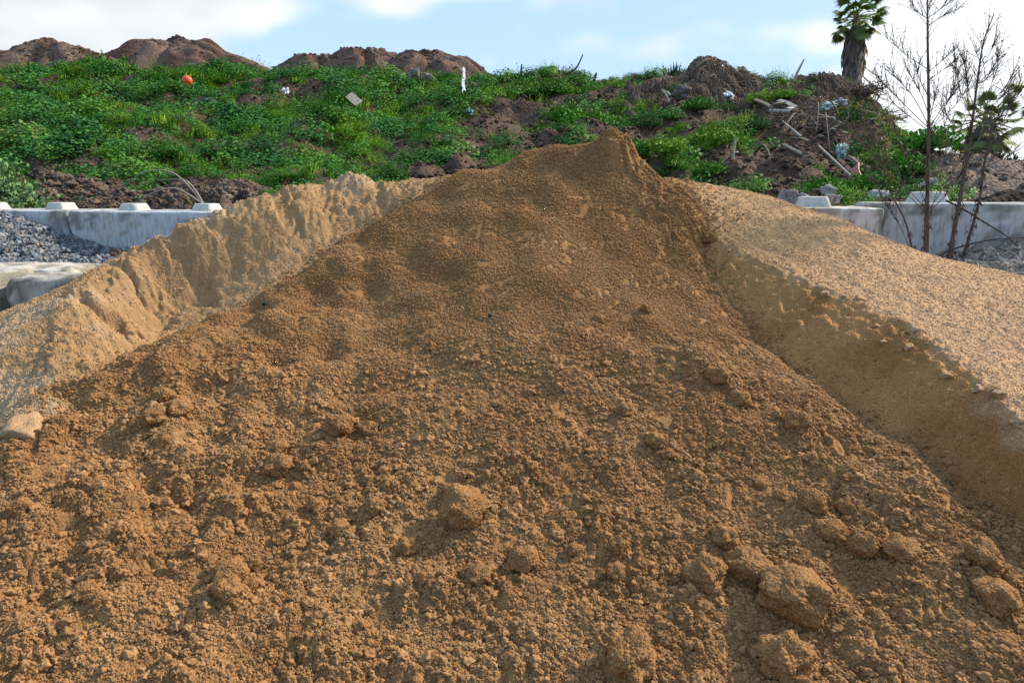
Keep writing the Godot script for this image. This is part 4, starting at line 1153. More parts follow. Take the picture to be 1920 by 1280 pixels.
func fan_palm(label: String, base: Vector3, height: float, skirt: Array, crown: int, petiole: float, blade: float, bark: Material, green: Material, seed_: int, low: float, tint: Color) -> void:
	# skirt: (share of the height, radius) rings of the trunk and the dead leaves that clothe it
	var r := RandomNumberGenerator.new(); r.seed = seed_
	var o := thing("fan_palm", label, "palm tree", base)
	var f := simplex(1.0, seed_, 2)
	var b := MB.new()
	var ns := 56
	var nj := 40
	var lean: Vector3 = skirt[0][2]
	for j in nj + 1:
		var t := float(j) / nj
		var rad := 0.0
		for k in skirt.size() - 1:
			if t >= float(skirt[k][0]) and t <= float(skirt[k + 1][0]): rad = lerpf(skirt[k][1], skirt[k + 1][1], smoothstep(skirt[k][0], skirt[k + 1][0], t))
		for s in ns:
			var a := TAU * s / ns
			var q := Vector3(cos(a), 0, sin(a))
			var bump := 1.0 + 0.16 * f.get_noise_3d(cos(a) * 5.0, t * 1.6, sin(a) * 5.0) + 0.06 * f.get_noise_3d(cos(a) * 16.0, t * 4.0, sin(a) * 16.0)
			b.tint = Color(0.16, 0.13, 0.115) * (0.9 + 0.5 * f.get_noise_3d(cos(a) * 9.0, t * 2.0, sin(a) * 9.0))
			b.add(q * rad * 0.92 * bump + lean * t * t + Vector3(0, t * height, 0), q)
	for j in nj:
		for s in ns: b.quad(j * ns + s, j * ns + (s + 1) % ns, (j + 1) * ns + (s + 1) % ns, (j + 1) * ns + s)
	b.smooth()
	put("trunk", b.mesh(bark), o)
	var d := MB.new()
	for k in 620:
		var t := r.randf_range(0.10, 0.80)
		var rad := 0.0
		for q in skirt.size() - 1:
			if t >= float(skirt[q][0]) and t <= float(skirt[q + 1][0]): rad = lerpf(skirt[q][1], skirt[q + 1][1], smoothstep(skirt[q][0], skirt[q + 1][0], t))
		var a := r.randf() * TAU
		var q := Vector3(cos(a), 0, sin(a))
		var p := q * rad * 0.95 + lean * t * t + Vector3(0, t * height, 0)
		var l := height * r.randf_range(0.10, 0.24)
		var e := (Vector3(0, -1, 0) + q * r.randf_range(-0.05, 0.16) + Vector3(r.randfn(), 0, r.randfn()) * 0.08).normalized()
		d.tint = Color(0.22, 0.185, 0.165).lerp(Color(0.42, 0.37, 0.33), r.randf() * r.randf()) * r.randf_range(0.6, 1.15)
		leaf(d, p, e, q, l, r.randf_range(0.05, 0.13), 0.3)
	put("dead_leaf_skirt", d.mesh(green), o, "stuff")
	var fronds: Array[ArrayMesh] = []
	for k in 4: fronds.append(fan_frond(seed_ + k, green, petiole, blade, 0.7 + 0.25 * k, tint))
	for k in crown:
		var t := float(k) / crown
		var yaw := k * 2.399 + r.randf_range(-0.3, 0.3)
		var pitch := lerpf(1.25, low, pow(t, 0.8)) + r.randf_range(-0.12, 0.12)
		var q := put("frond", fronds[k % 4], o)
		q.transform = Transform3D(Basis(Vector3.UP, yaw) * Basis(Vector3.RIGHT, pitch) * Basis(Vector3(0, 0, 1), r.randf_range(-0.5, 0.5)) * Basis.from_scale(Vector3.ONE * r.randf_range(0.7, 1.12)), lean + Vector3(0, height * (0.86 + 0.07 * (1.0 - t)), 0))

# ------------------------------------------------------------------ dumped things on the slope
func on_hill(x: float, d: float, up := 0.0) -> Vector3:
	return Vector3(x, hill(x, d) + up, -d)

func board_mesh(size: Vector3, seed_: int, m: Material, bow := 0.02) -> ArrayMesh:
	# a board or lath, slightly bowed and twisted, with eased edges
	var b := MB.new()
	var n := 12
	var h := size * 0.5
	var e := minf(h.y, h.z) * 0.25
	var ring := [Vector2(-h.z + e, -h.y), Vector2(h.z - e, -h.y), Vector2(h.z, -h.y + e), Vector2(h.z, h.y - e), Vector2(h.z - e, h.y), Vector2(-h.z + e, h.y), Vector2(-h.z, h.y - e), Vector2(-h.z, -h.y + e)]
	for side in 8:
		var p: Vector2 = ring[side]
		var q: Vector2 = ring[(side + 1) % 8]
		var nn := Vector3(0, -(p.x - q.x), (p.y - q.y) * -1.0)
		nn = Vector3(0, (p.y + q.y), (p.x + q.x)).normalized() if side % 2 == 1 else (Vector3(0, signf(p.y + q.y), 0) if absf(p.y + q.y) > h.y else Vector3(0, 0, signf(p.x + q.x)))
		var s := b.v.size()
		for k in n + 1:
			var t := 2.0 * k / n - 1.0
			var rise := bow * (1.0 - t * t) + 0.003 * sin(t * 5.0 + seed_)
			b.add(Vector3(h.x * t, p.y + rise, p.x), nn); b.add(Vector3(h.x * t, q.y + rise, q.x), nn)
		for k in n: b.quad(s + 2 * k, s + 2 * k + 1, s + 2 * k + 3, s + 2 * k + 2)
	for t in [-1.0, 1.0]:
		var mid := b.add(Vector3(h.x * t, 0, 0), Vector3(t, 0, 0))
		var s := b.v.size()
		for p: Vector2 in ring: b.add(Vector3(h.x * t, p.y, p.x), Vector3(t, 0, 0))
		for k in 8: b.tri(mid, s + k, s + (k + 1) % 8)
	return b.mesh(m)

func pipe_mesh(length: float, radius: float, m: Material) -> ArrayMesh:
	# an open pipe with a wall
	var b := MB.new()
	var n := 14
	var prof := [[-0.5, 0.8], [-0.5, 1.0], [0.5, 1.0], [0.5, 0.8], [-0.5, 0.8]]
	for k in 4:
		var s := b.v.size()
		for q in n:
			var a := TAU * q / n
			var rad := Vector3(0, cos(a), sin(a))
			var nn: Vector3 = [Vector3.LEFT, rad, Vector3.RIGHT, -rad][k]
			b.add(Vector3(float(prof[k][0]) * length, 0, 0) + rad * radius * float(prof[k][1]), nn)
			b.add(Vector3(float(prof[k + 1][0]) * length, 0, 0) + rad * radius * float(prof[k + 1][1]), nn)
		for q in n:
			var t := (q + 1) % n
			b.quad(s + 2 * q, s + 2 * q + 1, s + 2 * t + 1, s + 2 * t)
	return b.mesh(m)

func between(o: Node3D, a: Vector3, z: Vector3, roll := 0.0) -> void:
	var x := (z - a).normalized()
	var side := x.cross(Vector3.UP).normalized()
	o.transform = Transform3D(Basis(x, side.cross(x), side).rotated(x, roll), (a + z) * 0.5)

func crumpled(seed_: int, size: Vector3, m: Material) -> ArrayMesh:
	# a crumpled bag: a puffed sheet full of sharp folds
	return lump(4, seed_, 0.8, 0.35, 0.15, m, size * 0.46)

func debris() -> void:
	var white := grain(painted(Color(0.70, 0.69, 0.66), 0.75), noise_picture(256, simplex(0.03, 90, 4), [[0.0, Color(0.45, 0.40, 0.34)], [0.5, Color(0.88, 0.86, 0.83)], [1.0, Color(1, 1, 1)]]), null, Vector3.ONE * 2.0, 0)
	var wood := grain(painted(Color(0.60, 0.56, 0.50), 0.85), noise_picture(256, simplex(0.05, 91, 4), [[0.0, Color(0.55, 0.5, 0.45)], [1.0, Color(1, 1, 1)]]), null, Vector3(6, 6, 1.0), 0)
	var rust := grain(painted(Color(0.44, 0.25, 0.19), 0.8), noise_picture(256, simplex(0.05, 92, 4), [[0.0, Color(0.5, 0.4, 0.35)], [1.0, Color(1, 1, 1)]]), null, Vector3.ONE * 3.0, 0)
	# kind, ends on the slope, width, thickness, label
	var long := [
		["board", 4.85, 14.35, 5.01, 13.8, 0.13, 0.05, wood, "pale thick plank highest in the dumped timber on the right slope"],
		["board", 5.0, 14.2, 5.14, 13.5, 0.14, 0.05, wood, "second pale plank lying beside the highest one on the right slope"],
		["board", 5.24, 14.1, 5.13, 12.95, 0.14, 0.04, white, "white painted board pointing uphill, its lower end on a short crosspiece"],
		["board", 4.95, 12.85, 5.28, 13.1, 0.16, 0.05, white, "short white crosspiece under the end of the steep white board"],
		["pipe", 4.87, 13.5, 4.95, 12.65, 0.05, 0, white, "grey white pipe just below the two pale planks"],
		["pipe", 4.74, 12.65, 4.34, 10.65, 0.023, 0, white, "long thin white pipe slanting down across a dark hollow"],
		["board", 4.32, 11.0, 4.33, 10.35, 0.05, 0.03, wood, "short grey lath touching the foot of the long thin pipe"],
		["pipe", 4.42, 10.2, 4.2, 8.65, 0.021, 0, white, "long white pipe low on the right slope, with a bent end piece"],
		["pipe", 4.2, 8.65, 3.99, 8.05, 0.021, 0, white, "steep end piece of white pipe below the long low pipe"],
		["board", 5.11, 11.95, 5.44, 11.65, 0.03, 0.03, white, "thin white lath above the green and white bag"],
		["board", 5.07, 11.85, 5.14, 11.35, 0.035, 0.03, white, "short thin lath meeting the one above the bag"],
		["board", 3.5, 9.2, 3.68, 9.3, 0.03, 0.02, wood, "grey splinter of lath above a short white pipe"],
		["pipe", 3.49, 9.1, 3.65, 8.9, 0.025, 0, white, "short white pipe lying level in the grass low on the slope"],
		["board", 2.27, 11.6, 2.38, 11.2, 0.035, 0.02, white, "white stick on the bare soil right of the sand peak"],
		["board", 3.02, 14.45, 3.11, 14.15, 0.06, 0.02, white, "lower of two pale slats beside a grey lump of roots"],
		["board", 3.1, 14.6, 3.17, 14.35, 0.06, 0.02, white, "upper of two pale slats beside a grey lump of roots"],
		["board", 4.63, 10.0, 4.36, 9.05, 0.08, 0.03, rust, "reddish brown plank running down beside the slatted crate"],
		["board", 5.79, 11.85, 5.99, 11.65, 0.04, 0.03, wood, "grey lath half buried in the green slope behind the saplings"],
		["board", 3.88, 9.5, 3.84, 9.25, 0.03, 0.02, white, "tiny white stick standing out of the soil near the long low pipe"],
		["board", 4.65, 12.05, 4.88, 12.3, 0.04, 0.03, wood, "short brown lath crossing the long thin pipe half way"]]
	var n := 0
	for q in long:
		var a := on_hill(q[1], q[2], 0.17)
		var z := on_hill(q[3], q[4], 0.13)
		var l := a.distance_to(z)
		var o: MeshInstance3D
		if q[0] == "pipe":
			o = put("white_pipe", pipe_mesh(l, float(q[5]) * 0.72, q[7]))
		else:
			o = put("board", board_mesh(Vector3(l, float(q[6]) * 0.6, float(q[5]) * 0.6), n, q[7]))
		between(o, a, z, 0.35)
		tag(o, q[8], "pipe" if q[0] == "pipe" else "board", "timber and pipes dumped on the right slope")
		n += 1
	var stake := put("stake", board_mesh(Vector3(0.26, 0.02, 0.028), 3, white, 0.0))
	between(stake, on_hill(2.85, 9.1, 0.06), on_hill(2.87, 9.12, 0.28))
	tag(stake, "short white stake standing upright on the slope right of the sand pile", "stake")
	# the ball
	var ballm := grain(painted(Color(0.90, 0.34, 0.12), 0.5), null, null, Vector3.ONE, 0)
	var q := ball(4)
	var b := MB.new()
	for p: Vector3 in q[0]:
		var groove := minf(minf(absf(p.x), absf(p.y)), absf(absf(p.z) - 0.55))
		b.add(p * (0.12 - 0.003 * smoothstep(0.05, 0.0, groove)), p)
	for k in range(0, q[1].size(), 3): b.tri(q[1][k], q[1][k + 1], q[1][k + 2])
	b.smooth()
	tag(put("ball", b.mesh(ballm)), "bright orange ball caught among the weeds high on the left slope", "ball").position = on_hill(-7.92, 17.6, 0.42)
	# a piece of tyre: half a torus
	var rubber := painted(Color(0.08, 0.09, 0.10), 0.6)
	var arc := []
	for k in 13: arc.append(Vector3(cos(PI * k / 12.0) * 0.3, sin(PI * k / 12.0) * 0.24, 0))
	b = MB.new(); tube(b, arc, 0.075, 0.075, 10)
	var o := put("tyre_piece", b.mesh(rubber))
	tag(o, "dark curved piece of tyre lying on bare soil below the orange ball", "tyre")
	o.transform = Transform3D(Basis(Vector3.UP, 0.4).rotated(Vector3.RIGHT, -0.6), on_hill(-6.62, 15.6, 0.04))
	# bags and sheets
	var film := painted(Color(0.78, 0.82, 0.86), 0.35)
	var blue := painted(Color(0.40, 0.58, 0.68), 0.35)
	var mint := painted(Color(0.62, 0.70, 0.67), 0.45)
	for k in [
		["plastic_bag", -5.63, 17.85, Vector3(0.16, 0.13, 0.14), film, "crumpled white and grey bag near the crest left of centre"],
		["plastic_bag", -0.8, 13.4, Vector3(0.12, 0.09, 0.1), blue, "crumpled pale blue bag below the hanging white strip"],
		["plastic_bag", 4.92, 10.55, Vector3(0.14, 0.20, 0.12), mint, "green and white bag slumped above the slatted crate"],
		["plastic_bag", 6.04, 13.35, Vector3(0.34, 0.12, 0.3), film, "spread of torn white film high on the right slope"],
		["plastic_bag", 5.47, 12.4, Vector3(0.20, 0.10, 0.16), mint, "torn greenish film on the slope behind the left stems"],
		["plastic_bag", 4.66, 15.5, Vector3(0.30, 0.15, 0.22), film, "white basin shaped sheet of plastic below the straw heap"],
		["plastic_bag", 6.02, 10.1, Vector3(0.25, 0.07, 0.2), film, "white sheet lying in the grass behind the tallest sapling"]]:
		o = put(k[0], crumpled(1000 + n, k[3], k[4]))
		o.position = on_hill(k[1], k[2], 0.16)
		o.rotation = Vector3(0.3, n * 1.3, 0.2)
		tag(o, k[5], "plastic")
		n += 1
	o = put("board", board_mesh(Vector3(0.27, 0.015, 0.19), 4, white, 0.0))
	tag(o, "small white rectangular board tilted among the green weeds left of centre", "board")
	o.transform = Transform3D(Basis(Vector3(0.75, -0.65, 0.1).normalized(), Vector3(0.35, 0.45, 0.8).normalized(), Vector3(0.75, -0.65, 0.1).normalized().cross(Vector3(0.35, 0.45, 0.8).normalized()).normalized()).orthonormalized(), on_hill(-3.06, 13.9, 0.34))
	# the white strip that hangs down the slope
	b = MB.new()
	var line := []
	for k in 15:
		var t := k / 14.0
		line.append(on_hill(lerpf(-1.23, -0.98, t) + 0.012 * sin(t * 7.0), lerpf(18.4, 14.6, t), 0.40 - 0.12 * t))
	for k in 15:
		var w := 0.038 * (0.7 + 0.3 * absf(sin(k * 1.7)))
		b.add((line[k] as Vector3) + Vector3(-w, 0.01 * sin(k * 2.1), 0), Vector3(0, 0.9, 0.4))
		b.add((line[k] as Vector3) + Vector3(0, 0.05, 0.02), Vector3(0, 0.9, 0.4))
		b.add((line[k] as Vector3) + Vector3(w, 0.02 * cos(k * 1.3), 0), Vector3(0, 0.9, 0.4))
	for k in 14:
		b.quad(3 * k, 3 * k + 1, 3 * k + 4, 3 * k + 3); b.quad(3 * k + 1, 3 * k + 2, 3 * k + 5, 3 * k + 4)
	var sheet := painted(Color(0.85, 0.86, 0.88), 0.5); sheet.cull_mode = BaseMaterial3D.CULL_DISABLED
	tag(put("plastic_strip", b.mesh(sheet)), "long white strip of plastic hanging down the slope above the sand", "plastic")
	# the slatted crate
	var crate := thing("slatted_crate", "small grey slatted crate tipped on the slope behind the left stems", "crate", on_hill(4.61, 9.45, 0.16))
	crate.rotation = Vector3(0.5, 0.3, -0.25)
	for k in 4:
		var s := put("slat", board_mesh(Vector3(0.26, 0.012, 0.045), k, wood, 0.002), crate); s.position = Vector3(0, 0.10, -0.105 + 0.07 * k)
	for k in 2:
		var s := put("slat", board_mesh(Vector3(0.24, 0.012, 0.05), k, wood, 0.002), crate); s.transform = Transform3D(Basis(Vector3.RIGHT, PI / 2), Vector3(0, 0.02 + 0.05 * k, 0.135))
	for k in 2:
		var s := put("rail", board_mesh(Vector3(0.25, 0.03, 0.03), k, wood, 0.0), crate); s.transform = Transform3D(Basis(Vector3.UP, PI / 2), Vector3(-0.11 + 0.22 * k, 0.078, 0))
	o = put("red_sheet", board_mesh(Vector3(0.34, 0.012, 0.12), 6, painted(Color(0.62, 0.36, 0.32), 0.6), 0.03))
	between(o, on_hill(4.22, 8.65, 0.28), on_hill(4.1, 8.3, 0.06), 0.9)
	tag(o, "faded red sheet standing on end beside the bent white pipe", "sheet")
	# rocks on the crest and beside the wall
	var rock := grain(stuff_material(0.9), noise_picture(256, simplex(0.04, 95, 4), [[0.0, grey(0.55)], [0.5, grey(0.85)], [1.0, grey(1.0)]]), noise_picture(256, simplex(0.06, 96, 4), []), Vector3.ONE * 3.0, 0.6)
	for k in [
		[Vector3(1.86, 1.25, -4.70), 0.085, Color(0.33, 0.27, 0.27), "brownish rounded stone, leftmost of those on the concrete wall"], [Vector3(1.94, 1.252, -4.66), 0.068, Color(0.48, 0.46, 0.43), "pale grey rounded stone between the brownish stone and the wall stud"], [Vector3(2.20, 1.27, -4.80), 0.055, Color(0.40, 0.34, 0.30), "small brown stone at the right of the wall stud"],
		[on_hill(-2.51, 18.4, 0.22), 0.19, Color(0.26, 0.22, 0.19), "left of two brown rocks at the crest, right of centre left"], [on_hill(-2.18, 18.5, 0.20), 0.15, Color(0.28, 0.24, 0.21), "right and smaller of the two brown rocks at the crest"], [on_hill(3.37, 14.3, 0.08), 0.17, Color(0.20, 0.18, 0.17), "grey lump of roots beside the two pale slats"],
		[on_hill(3.5, 7.7, 0.0), 0.09, Color(0.45, 0.42, 0.38), "pale stone in the green at the slope's foot right of the wall stud"], [on_hill(3.95, 7.5, 0.02), 0.11, Color(0.52, 0.50, 0.46), "light boulder at the slope's foot in front of the stems"], [on_hill(4.6, 7.7, 0.02), 0.10, Color(0.55, 0.45, 0.42), "pinkish stone at the slope's foot behind the tallest sapling"]]:
		var mesh := lump(4, 1200 + n, 0.4, 0.03, 0.55, rock, Vector3(1.1, 0.85, 0.95))
		o = put("stone", mesh)
		var mm := rock.duplicate() as StandardMaterial3D
		mm.vertex_color_use_as_albedo = false; mm.albedo_color = (k[2] as Color).linear_to_srgb()
		o.material_override = mm
		o.transform = Transform3D(Basis(Vector3.UP, n * 1.1).scaled(Vector3.ONE * float(k[1])), (k[0] as Vector3) + Vector3(0, float(k[1]) * 0.55, 0))
		tag(o, k[3], "stone")
		n += 1

func specks(m: Material) -> void:
	var pebble := lump(3, 1300, 0.4, 0.05, 0.5, m, Vector3(1.0, 0.7, 0.9), Color(0.05, 0.055, 0.06))
	for k in [[-0.09, 2.8, 0.012, "dark grey pebble alone in the middle of the heap's upper slope"], [-1.12, 3.06, 0.014, "black pebble at the heap's left shoulder, upper of two"], [-1.08, 2.97, 0.013, "black pebble at the heap's left shoulder, lower of two"], [-1.37, 1.78, 0.011, "dark bluish pebble on the clod at the left edge"]]:
		var o := put("pebble", pebble)
		o.transform = Transform3D(Basis.from_scale(Vector3.ONE * float(k[2])), Vector3(k[0], top(k[0], k[1]) + float(k[2]) * 0.5, -float(k[1])))
		tag(o, k[3], "pebble")
	var red := put("stone", lump(3, 1310, 0.4, 0.05, 0.6, m, Vector3(1.1, 0.8, 0.9), Color(0.17, 0.09, 0.08)))
	red.transform = Transform3D(Basis.from_scale(Vector3.ONE * 0.035), Vector3(-2.60, 0.965, -4.48))
	tag(red, "reddish brown stone at the edge of the grey gravel heap", "stone")
	# tiny scraps of plastic, paper and lime strewn through the dumped soil
	var r := RandomNumberGenerator.new(); r.seed = 23
	var s := Copies.new()
	for k in 420:
		var x := r.randf_range(1.0, 7.5)
		var d := r.randf_range(7.0, 16.0)
		if bareness(x, d) < 0.3: continue
		var z := r.randf_range(0.010, 0.034)
		s.add(spin(r).scaled(Vector3(z * 1.6, z * 0.5, z)), Vector3(x, hill(x, d) + 0.02, -d), Color(0.50, 0.47, 0.43) * r.randf_range(0.4, 1.1))
	copies("pale_scraps", lump(2, 1320, 0.6, 0.3, 0.6, m), s)
	get_child(get_child_count() - 1).set_meta("label", "tiny pale scraps of rubbish strewn over the right slope")

func dead_branch(label: String, lines: Array, r0: float, tint: Color, m: Material, called := "dead_branch") -> void:
	var base: Vector3 = lines[0][0]
	var o := thing(called, label, "branch", base)
	for l in lines:
		var pts := []
		for p: Vector3 in l: pts.append(p - base)
		var b := MB.new()
		b.tint = tint
		tube(b, curve(pts, 4), r0, r0 * 0.35, 5, 0.15)
		put("limb", b.mesh(m), o)

func crumbs_on(m: Mesh, count: int, least: float, most: float, mat: Material, parent: Node3D, c0: Color, c1: Color, seed_: int) -> void:
	# clods and crumbs of soil lying on a mound
	var r := RandomNumberGenerator.new(); r.seed = seed_
	var a := m.surface_get_arrays(0)
	var v: PackedVector3Array = a[Mesh.ARRAY_VERTEX]
	var idx: PackedInt32Array = a[Mesh.ARRAY_INDEX]
	var s := Copies.new()
	for k in count:
		var t := (r.randi() % (idx.size() / 3)) * 3
		var p := v[idx[t]].lerp(v[idx[t + 1]], r.randf()).lerp(v[idx[t + 2]], r.randf())
		var z := lerpf(least, most, pow(r.randf(), 4.0))
		s.add(spin(r).scaled(Vector3(z, z * 0.75, z)), p, c0.lerp(c1, r.randf()) * r.randf_range(0.8, 1.2))
	copies("loose_soil", lump(2, seed_, 0.7, 0.2, 0.4, mat), s, parent)

func drape(b: MB, count: int, s: Copies, r: RandomNumberGenerator, at: Vector3, size: float) -> void:
	# strands lying on a mesh and hanging down it
	for k in count:
		var t := (r.randi() % (b.i.size() / 3)) * 3
		var p := (b.v[b.i[t]] + b.v[b.i[t + 1]] + b.v[b.i[t + 2]]) / 3.0
		var n := (b.n[b.i[t]] + Vector3(r.randfn(), r.randfn(), r.randfn()) * 0.15).normalized()
		if p.y < 0.05: continue
		var down := (Vector3.DOWN - n * Vector3.DOWN.dot(n) + Vector3(r.randfn(), 0, r.randfn()) * 0.25)
		down = (down - n * down.dot(n)).normalized()
		var sc := r.randf_range(0.5, 1.2) * size
		var c0 := Color(0.17, 0.125, 0.09).lerp(Color(0.48, 0.38, 0.27), r.randf() * r.randf())
		s.add(Basis((-down).cross(n), -down, n).scaled(Vector3(sc, sc, sc)), p + at + n * 0.02, c0)

func mound_shape(size: Vector3, seed_: int, power: float, rough: float) -> MB:
	var m := mound(Vector3.ZERO, size, seed_, null, Color(0.10, 0.07, 0.052), Color(0.17, 0.12, 0.085), power, rough)
	var b := MB.new()
	var a := m.surface_get_arrays(0)
	b.v = a[Mesh.ARRAY_VERTEX]; b.n = a[Mesh.ARRAY_NORMAL]; b.c = a[Mesh.ARRAY_COLOR]; b.i = a[Mesh.ARRAY_INDEX]
	return b

func tangle(seed_: int, m: Material) -> ArrayMesh:
	# a ball of dry roots and stems
	var r := RandomNumberGenerator.new(); r.seed = seed_
	var b := MB.new()
	for k in 150:
		var p := Vector3(r.randfn(), absf(r.randfn()) * 0.7, r.randfn()).normalized() * sqrt(r.randf()) * 0.8
		var d := Vector3(r.randfn(), r.randfn() * 0.6, r.randfn()).normalized()
		var e := Vector3(r.randfn(), r.randfn() * 0.6 + 0.2, r.randfn()).normalized()
		b.tint = Color(0.12, 0.095, 0.08).lerp(Color(0.27, 0.23, 0.19), r.randf() * r.randf())
		tube(b, [p, p + d * 0.3, p + d * 0.5 + e * 0.25, p + d * 0.55 + e * 0.5], r.randf_range(0.012, 0.04), 0.006, 4)
	return b.mesh(m)

func straw_heap(mat: Material, straw: Material) -> void:
	var r := RandomNumberGenerator.new(); r.seed = 15
	var at := on_hill(4.45, 17.0, -0.25)
	var o := thing("straw_heap", "tall shaggy heap of dry brown straw and roots on the crest below the palm", "straw heap", at)
	var b := MB.new()
	for side in 4:
		var off := Vector3((side - 1.5) * 0.10, 0, r.randf_range(0.0, 0.05))
		tube(b, curve([Vector3(0, 0.35, 0) + off * 0.3, Vector3(0.04, 0.1, 0.06) + off, Vector3(-0.03, -0.25, 0.05) + off * 1.4, Vector3(0.03, -0.6, 0.0) + off * 1.8], 3), 0.028, 0.010, 3)
	var strand := b.mesh(straw)
	var s := Copies.new()
	for k in [[Vector3(0.15, 0.0, 0.0), Vector3(1.0, 0.86, 0.85), 81, 0.5], [Vector3(-0.75, -0.1, 0.1), Vector3(1.3, 0.56, 0.85), 82, 0.7], [Vector3(0.95, -0.15, 0.1), Vector3(0.75, 0.66, 0.7), 83, 0.6], [Vector3(0.1, -0.1, 0.55), Vector3(0.9, 0.5, 0.6), 84, 0.7]]:
		var m := mound_shape(k[1], k[2], k[3], 0.16)
		put("lobe", m.mesh(mat), o).position = k[0]
		drape(m, 620, s, r, k[0], 0.40)
	copies("hanging_straw", strand, s, o)
	var balls := [tangle(31, straw), tangle(32, straw), tangle(33, straw)]
	var n := 0
	for k in [
		[4.6, 12.6, 0.42, "largest grey brown root tangle on the right slope, left of the long thin pipe"], [3.3, 12.9, 0.24, "grey tangle of dry stems under the two pale slats"], [3.5, 10.9, 0.22, "dark round tangle of dry stems low on the slope right of the sand peak"],
		[4.75, 13.9, 0.34, "brown tangle of roots left of the pale planks"], [5.7, 13.2, 0.40, "brush tangle around the torn white film"], [5.2, 11.7, 0.36, "brown brush tangle above the long low white pipe"], [6.9, 15.6, 0.45, "brown brush pile on the crest below the palm's left side"],
		[7.9, 16.4, 0.55, "shaggy brown brush pile on the crest right below the palm"], [8.6, 16.6, 0.45, "brown brush pile at the right end of the crest"], [8.45, 15.6, 0.4, "lowest brown brush pile on the falling end of the crest"]]:
		var q := put("root_tangle", balls[n % 3])
		q.transform = Transform3D(Basis(Vector3.UP, n * 1.7).scaled(Vector3(1.3, 0.75, 1.0) * float(k[2])), on_hill(k[0], k[1], 0.0))
		tag(q, k[3], "root tangle", "tangles of dry roots and brush on the right slope")
		n += 1
	# the long flank of brown thatch that runs from the heap to the right end of the crest
	var t := Copies.new()
	for k in 5200:
		var x := r.randf_range(2.6, 9.6)
		var d := lerpf(15.2, 17.8, r.randf()) + r.randfn() * 0.4
		if x > 6.2: d = lerpf(13.8, 18.4, r.randf())
		if bareness(x, d) < 0.5: continue
		var sc := r.randf_range(0.2, 0.42)
		var c0 := Color(0.11, 0.08, 0.06).lerp(Color(0.30, 0.22, 0.16), r.randf() * r.randf())
		t.add(Basis(Vector3.UP, r.randfn() * 0.9).rotated(Vector3.RIGHT, -r.randf_range(0.2, 0.9)).scaled(Vector3(sc, sc, sc)), Vector3(x, hill(x, d) + 0.03, -d), c0)
	copies("thatch_of_dry_stalks", strand, t)
	get_child(get_child_count() - 1).set_meta("label", "brown thatch of dry stalks along the right part of the crest")

# ------------------------------------------------------------------ sky
func sky_picture() -> ImageTexture:
	var w := 1024
	var h := 512
	var im := Image.create(w, h, false, Image.FORMAT_RGBF)
	var f := simplex(1.0, 31, 5); var g := simplex(1.0, 32, 4)
	for j in h:
		var el := PI * (0.5 - (j + 0.5) / h)
		for k in w:
			var az := wrapf(TAU * (k + 0.5) / w, -PI, PI)
			var p := Vector3(sin(az) * cos(el), sin(el), -cos(az) * cos(el))
			var y := maxf(p.y, 0.0)
			var c := Color(0.48, 0.64, 0.78).lerp(Color(0.24, 0.42, 0.70), 1.0 - pow(1.0 - y, 2.4))
			# haze that brightens towards the sun
			var s := maxf(p.dot(to_sun), 0.0)
			c = c.lerp(Color(1.0, 1.0, 1.0), 0.6 * pow(s, 7.0))
			# banks of cloud: where they thin and thicken round the sky, and their own billows
			var bank := 0.5 * f.get_noise_3d(p.x * 1.3 + 2.0, p.y * 2.6, p.z * 1.3) + 0.55 * f.get_noise_3d(p.x * 3.4, p.y * 9.0, p.z * 3.4)
			var deg := rad_to_deg(az)
			var up := rad_to_deg(el)
			bank += 1.25 * exp(-pow((deg - 36.0) / 11.0, 2.0) - pow((up - 6.0) / 6.0, 2.0))
			bank += 1.1 * exp(-pow((deg + 30.0) / 12.0, 2.0) - pow((up - 14.0) / 7.0, 2.0))
			bank += 0.5 * exp(-pow((deg + 9.0) / 4.0, 2.0) - pow((up - 15.5) / 2.6, 2.0))
			bank -= 0.42 * exp(-pow((deg - 4.0) / 15.0, 4.0) - pow((up - 8.0) / 9.0, 2.0))
			var cover := smoothstep(0.02, 0.42, bank)
			var lit := 0.57 + 0.22 * g.get_noise_3d(p.x * 4.0, p.y * 9.0 + 4.0, p.z * 4.0) + 0.42 * s * s
			c = c.lerp(Color(lit * 0.98, lit, lit * 1.02), cover * 0.94)
			im.set_pixel(k, j, c)
	return ImageTexture.create_from_image(im)

var to_sun := Vector3(0.72, 0.60, -0.36).normalized()

